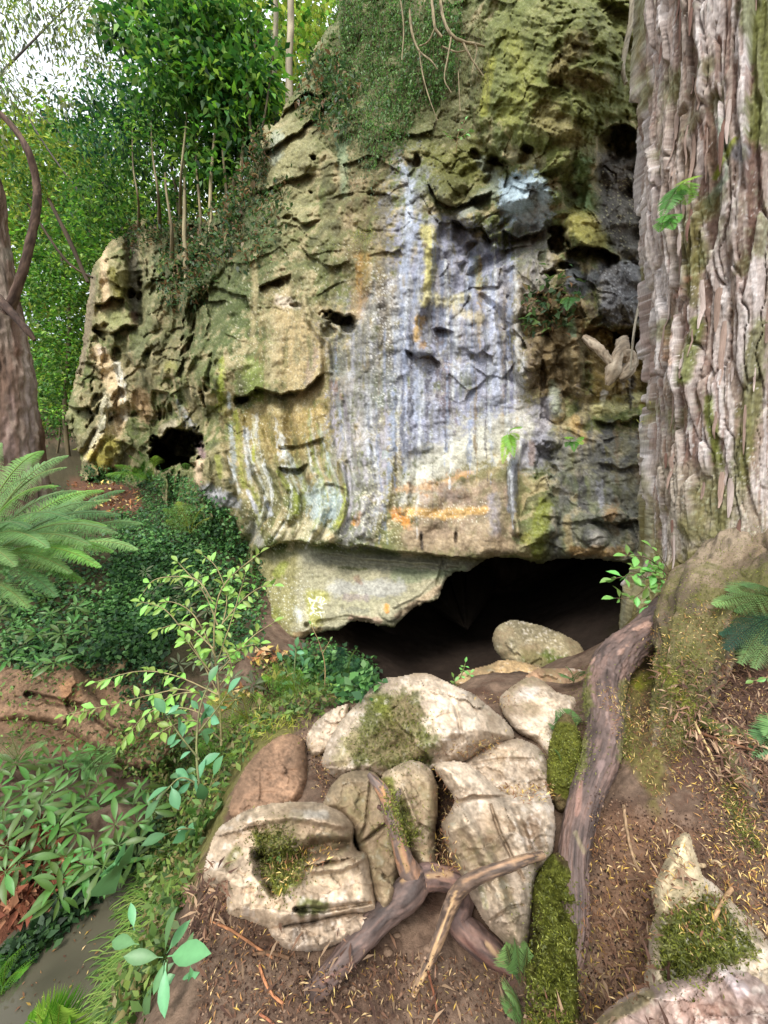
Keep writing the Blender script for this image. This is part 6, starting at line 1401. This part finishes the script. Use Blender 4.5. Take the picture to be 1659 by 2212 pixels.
# ---- ground covers that nobody could count
def cover(name, label, polys, pal, size, seed, wr=.6, lift=.02, segs=1, kind='stuff', spread=.03, down=.1, skip=None, mat=None, up=.9):
    r_ = np.random.RandomState(seed); b, nn = [], []
    for poly, n in polys:
        if name == 'moss_pile': n = int(n * 2.4)
        for u, v in inpoly_pts(poly, n, r_) + r_.normal(size=(n, 2)) * (r_.choice([6, 10, 26], size=(n, 1)) if 'moss' in name else 6):
            h = hit(u, v)
            if h is None or h[2].name.startswith(skip or '~'): continue
            b.append(h[0]); nn.append(h[1])
    b = np.array(b); nn = np.array(nn); m = len(b)
    b = b + nn * (lift * r_.rand(m, 1)) + r_.normal(size=(m, 3)) * spread * .4
    tone = 1 + .35 * fbm(b, 4, 2, seed)[:, None]
    bag = Bag(); sz = size * r_.uniform(.5, 1.4, m)
    bag.add(leaves(b, rnd_dirs(m, r_, down) + nn * .3, rnd_dirs(m, r_) * .6 + nn * .5 + np.array([0, -.2, up]), sz, sz * wr, colours(pal, m, r_, .3) * tone, segs))
    o = bag.build(name, mat or M_LEAF)
    return tag(o, label, kind=kind) if kind == 'stuff' else o
cover('ivy', 'dark ivy carpet over the slope between path and cliff', [([(300,1050),(430,1052),(500,1110),(540,1190),(440,1200),(430,1260),(420,1320),(330,1440),(210,1420),(230,1290),(250,1160),(240,1110),(310,1112)], 15000), ([(180,1012),(320,1020),(420,1040),(400,1050),(200,1040)], 1800), ([(0,1280),(230,1290),(215,1440),(100,1450),(0,1440)], 2000), ([(0,1020),(140,1060),(240,1130),(200,1290),(0,1300)], 2600), ([(690,1395),(800,1440),(815,1495),(740,1520),(690,1480),(600,1440)], 2600), ([(430,1200),(560,1200),(570,1300),(560,1400),(480,1440),(430,1300)], 2200)], [(68,112,56), (88,136,68), (50,88,46), (112,156,88), (60,100,62)], .055, 101, .75, .09, spread=.08)
cover('undergrowth', 'mixed weeds, leaves and moss over the bank between stream and path', [([(330,1640),(470,1560),(560,1540),(640,1530),(560,1600),(500,1680),(440,1820),(400,1960),(300,2100),(240,2212),(300,2212),(380,2050),(300,1900),(330,1750)], 5200), ([(250,1560),(400,1540),(420,1620),(350,1700),(260,1680)], 900), ([(0,1450),(160,1420),(330,1540),(380,1640),(200,1640),(0,1620)], 700), ([(560,1430),(700,1440),(760,1510),(640,1560),(540,1500)], 1500)], [(92,124,54), (110,138,66), (74,104,48), (138,128,80), (128,150,70)], .042, 102, .45, .07, spread=.05)
cover('bank_foliage', 'small dark leaves along the foot of the far stream bank', [([(190,1880),(330,1780),(330,1860),(240,1900),(170,1990),(60,2080),(0,2150),(-20,2090),(100,1990)], 1700), ([(160,1420),(380,1440),(400,1540),(330,1560),(230,1470)], 900), ([(0,1420),(160,1400),(60,1450)], 300)], [(44,74,40), (66,100,50), (36,60,34)], .045, 103, .6, .06, spread=.05)
cover('dead_leaves', 'red brown dead leaves heaped on the far bank by the water', [([(0,1850),(90,1800),(150,1850),(160,1930),(60,1990),(0,1990)], 700), ([(60,1790),(110,1790),(100,1815)], 60)], [(170,104,76), (196,138,104), (130,76,56), (110,62,44)], .07, 104, .5, .05, mat=M_LITTER)
cover('moss_tuft', 'short soft moss and thin grass on wall ledges', [([(765,505),(815,500),(820,525),(760,530)], 380), ([(700,1570),(560,1545),(540,1600),(600,1570)], 300), ([(1290,880),(1400,860),(1390,930)], 40)], [(164,168,66), (140,150,50), (186,182,96)], .05, 105, .12, .05)
cover('ledge_plants', 'small shrubs and dead leaves lodged on the mossy slope', [([(350,560),(470,500),(510,450),(540,500),(470,590),(420,660),(360,660)], 1500), ([(470,440),(540,290),(590,300),(560,420),(500,500)], 1400), ([(560,440),(640,380),(600,520),(520,600)], 350), ([(700,100),(780,190),(740,300),(640,250),(660,150)], 900), ([(230,500),(400,430),(490,440),(430,520),(280,540)], 1300), ([(1140,640),(1230,600),(1240,700),(1150,720)], 260)], [(70,104,66), (92,116,60), (120,92,62), (60,88,54), (130,112,74), (54,78,40), (76,106,52)], .11, 106, .5, .18, spread=.14)
cover('moss_pile', 'short springy moss standing on the boulders, roots and humps', [([(1140,2212),(1150,2000),(1160,1900),(1196,1856),(1226,1900),(1240,2100),(1235,2212)], 1500), ([(1425,2000),(1480,1950),(1540,1930),(1600,2000),(1640,2050),(1560,2090),(1500,2120),(1430,2110)], 2400), ([(550,1800),(600,1795),(640,1830),(660,1850),(640,1900),(600,1930),(575,1900),(560,1850)], 1500),
  ([(800,1500),(850,1490),(890,1500),(905,1540),(930,1590),(920,1640),(860,1650),(770,1640),(745,1610),(770,1560)], 1500), ([(1400,1390),(1510,1390),(1530,1500),(1500,1620),(1440,1640),(1410,1520)], 2400), ([(1188,1600),(1215,1560),(1250,1600),(1250,1680),(1200,1700)], 700), ([(1256,1440),(1272,1440),(1262,1640),(1245,1680),(1250,1540)], 350), ([(1350,1470),(1364,1500),(1370,1640),(1350,1640)], 300), ([(840,1690),(860,1740),(900,1800),(880,1830),(840,1740)], 700), ([(1420,1260),(1540,1150),(1659,1130),(1659,1350),(1450,1380)], 1300), ([(1560,1700),(1600,1690),(1650,1840),(1600,1830)], 500)],
  [(104,112,40), (128,134,50), (84,92,34), (146,150,70), (92,96,44)], .009, 110, .35, .006, spread=.004, down=0, up=.4)
ND = [(190,156,78), (200,176,110), (150,112,70), (132,96,68), (116,82,62), (210,180,130), (130,92,66), (108,76,58)]
cover('leaf_litter', 'yellow needle leaves and brown scraps strewn over earth, moss and stone', [([(1400,1340),(1560,1280),(1680,1380),(1680,1800),(1540,1800),(1440,1640),(1350,1560),(1290,1520),(1380,1440)], 4200), ([(1290,1480),(1330,1600),(1440,1760),(1480,1640),(1400,1500)], 900), ([(1280,1760),(1520,1800),(1420,1960),(1400,2140),(1290,2212),(1240,2212),(1270,1900)], 1300),
  ([(1510,1800),(1680,1800),(1680,2060),(1560,1950)], 800), ([(430,1900),(600,2030),(700,2090),(900,2060),(1140,2110),(1240,2212),(430,2212)], 900), ([(940,1640),(990,1740),(960,1780),(1000,1880),(930,1890),(950,1760),(940,1680)], 500), ([(640,1560),(720,1660),(700,1740),(650,1600)], 160), ([(1060,1700),(1200,1690),(1200,1730),(1130,1730)], 260), ([(1430,1950),(1540,1920),(1600,2000),(1500,2100)], 260), ([(940,1620),(1090,1590),(1040,1640)], 260), ([(1000,1500),(1120,1500),(1110,1540)], 120), ([(570,1840),(760,1820),(640,1900),(600,1930)], 260)], ND, .019, 107, .17, .006, spread=.004, down=0, mat=M_LITTER)
cover('leaf_litter', 'brown flat leaves on the path and cave apron', [([(150,1045),(240,1045),(310,1070),(300,1110),(240,1112),(150,1060)], 260), ([(560,1400),(640,1420),(600,1470),(540,1440)], 90), ([(470,1530),(560,1500),(500,1480)], 60)], [(206,176,130), (170,116,76), (130,86,60), (214,190,110)], .11, 108, .4, .02, mat=M_LITTER)
cover('leaf_litter', 'coarse brown bark scraps in the litter beside the great tree', [([(1500,1440),(1680,1400),(1680,1760),(1560,1700),(1470,1600),(1400,1420)], 1500), ([(1300,1780),(1500,1800),(1420,2200),(1290,2200)], 160), ([(400,1900),(480,1860),(500,1960),(430,2060)], 260), ([(430,1960),(1140,2110),(1240,2212),(430,2212)], 160)], [(128,98,78), (104,76,60), (156,130,104), (82,60,50)], .045, 109, .16, .008, down=0, mat=M_LITTER)
cover('soil_crumbs', 'crumbs of dark soil and bark trodden into the bare earth', [([(430,1900),(600,2030),(700,2090),(900,2060),(1140,2110),(1240,2212),(430,2212)], 2600), ([(1280,1700),(1520,1780),(1420,1960),(1400,2140),(1290,2212),(1240,2212),(1270,1900)], 2400), ([(1500,1450),(1680,1400),(1680,2060),(1500,1900)], 2400), ([(640,1560),(720,1660),(700,1740),(650,1600)], 400)], [(70,50,40), (96,72,56), (120,94,74), (54,40,34), (140,116,96)], .0085, 112, .8, .003, spread=.003, down=0, mat=M_LITTER, up=.2, skip='boulder')
cover('floating_litter', 'a few scraps of leaf floating on the murky stream', [([(20,2100),(200,1960),(230,2000),(180,2120),(60,2212)], 70)], ND, .022, 113, .3, .001, spread=.001, down=0, mat=M_LITTER)
# grass
gr = np.random.RandomState(9); gb = Bag()
for _ in range(620):
    t = gr.rand(); u, v = np.interp(t, [0, .3, .6, 1], [400, 330, 300, 240]) + gr.normal() * 22, np.interp(t, [0, .3, .6, 1], [1700, 1880, 2030, 2212]) + gr.normal() * 20
    h = hit(u, v)
    if h is None: continue
    L = gr.uniform(.1, .3); k = 5; s = np.linspace(0, 1, k)[:, None]
    out = norm(np.array([-.8 + gr.normal() * .35, -.25 + gr.normal() * .35, 0]))
    p = h[0] + out * L * s * .8 + np.array([0, 0, 1]) * L * (s * .55 - s * s * .9)
    w = .0028 * (1 - s ** 2) + .0003; sd = norm(np.cross(out, [0, 0, 1]))
    q = np.stack([p - sd * w, p + sd * w], 1).reshape(-1, 3)
    gb.add((q, grid_faces(k, 2), np.zeros((len(q), 3)) + colours([(124,160,70), (104,140,64), (150,170,90)], 1, gr)))
tag(gb.build('grass'), 'long thin grass trailing from the bank towards the stream', kind='stuff')

# ---- twigs lying about
TW_ = [([(560,2085),(572,2120),(590,2150),(612,2168)], .0, 3.6, (176,120,84), 'curved orange brown twig on bare earth near the reddish root tip'), ([(1348,1740),(1352,1780),(1362,1830),(1375,1870),(1400,1905),(1418,1935)], .17, 4, (150,124,96), 'long wavy twig lying below the fork of the great root'),
 ([(455,1990),(500,2010),(560,2050),(590,2070)], .0, 3, (150,104,72), 'thin straight brown twig beside the broad boulder'), ([(545,2064),(580,2058),(625,2070)], .01, 4.5, (104,80,60), 'short dark stick near the toe stone'), ([(1495,1868),(1520,1870),(1545,1862),(1560,1872)], .26, 5, (190,166,130), 'pale knobbly stick behind the pointed stone'),
 ([(1440,1570),(1500,1580),(1560,1600),(1640,1625)], .42, 4, (120,84,60), 'long straight dark twig over the litter under the tree'), ([(1640,1390),(1600,1420),(1560,1440)], .55, 7, (130,100,76), 'thick brown stick under the sword fern'), ([(1580,1920),(1560,1950),(1540,1990)], .28, 5, (170,136,100), 'short tan stick between mossy quilted boulder and earth'),
 ([(560,2190),(590,2212),(600,2240)], .0, 3, (140,90,66), 'reddish twig end at the lowest bare earth'), ([(925,2100),(940,2160),(948,2212)], .0, 3, (140,90,66), 'reddish straight twig beside the thin antler limb'), ([(1500,1560),(1540,1640),(1560,1690)], .42, 3.2, (196,170,120), 'yellowish slanting twig on the litter slope'), ([(1300,1960),(1330,1990),(1345,2030)], .14, 3, (110,80,60), 'small dark twig beside the foot of the great root')]
for k, (pts, z, r_, c, lab) in enumerate(TW_):
    nd = []
    for a, b in pts:
        h = hit(a, b); d = proj(h[0])[2] if h is not None else dz(b, z)
        nd.append((a, b, float(d) - .004, r_))
    o = tube('twig', nd, M_TWIG, None, c, tuple(min(255, x * 1.2) for x in c), 8, 6, .15, 120 + k, None, 'd')
    tag(o, lab, 'twig', 'twigs fallen on the ground')
# small stones trodden into the path
def pebble(u, v, r, lab):
    h = hit(u, v)
    a = np.linspace(0, 6.283, 17)[:-1]; b = np.linspace(-1.5, 1.5, 9)
    A, B = np.meshgrid(a, b)
    q = np.stack([np.cos(B) * np.cos(A), np.cos(B) * np.sin(A), np.sin(B)], -1)
    q = q * (1 + .25 * fbm(q, 1.2, 3, u)[..., None]) * np.array([1.3, 1, .7]) * r
    o = obj('pebble', (q + h[0]).reshape(-1, 3), grid_faces(9, 16, wrap=True)[:, ::-1], np.zeros((144, 3)) + lin((120,98,80)), M_ROCK)
    tag(o, lab, 'stone')
pebble(838, 2058, .014, 'round stone in the bare mud under the dead root arch'); pebble(858, 2020, .01, 'small brown stone nearest the dead root stem'); pebble(925, 2050, .011, 'dark little stone between the limbs of the dead root'); pebble(1300, 2100, .012, 'reddish stone in the litter beside the great root tip'); pebble(470, 2075, .012, 'flat stone at the bank edge by the big leaved plant')
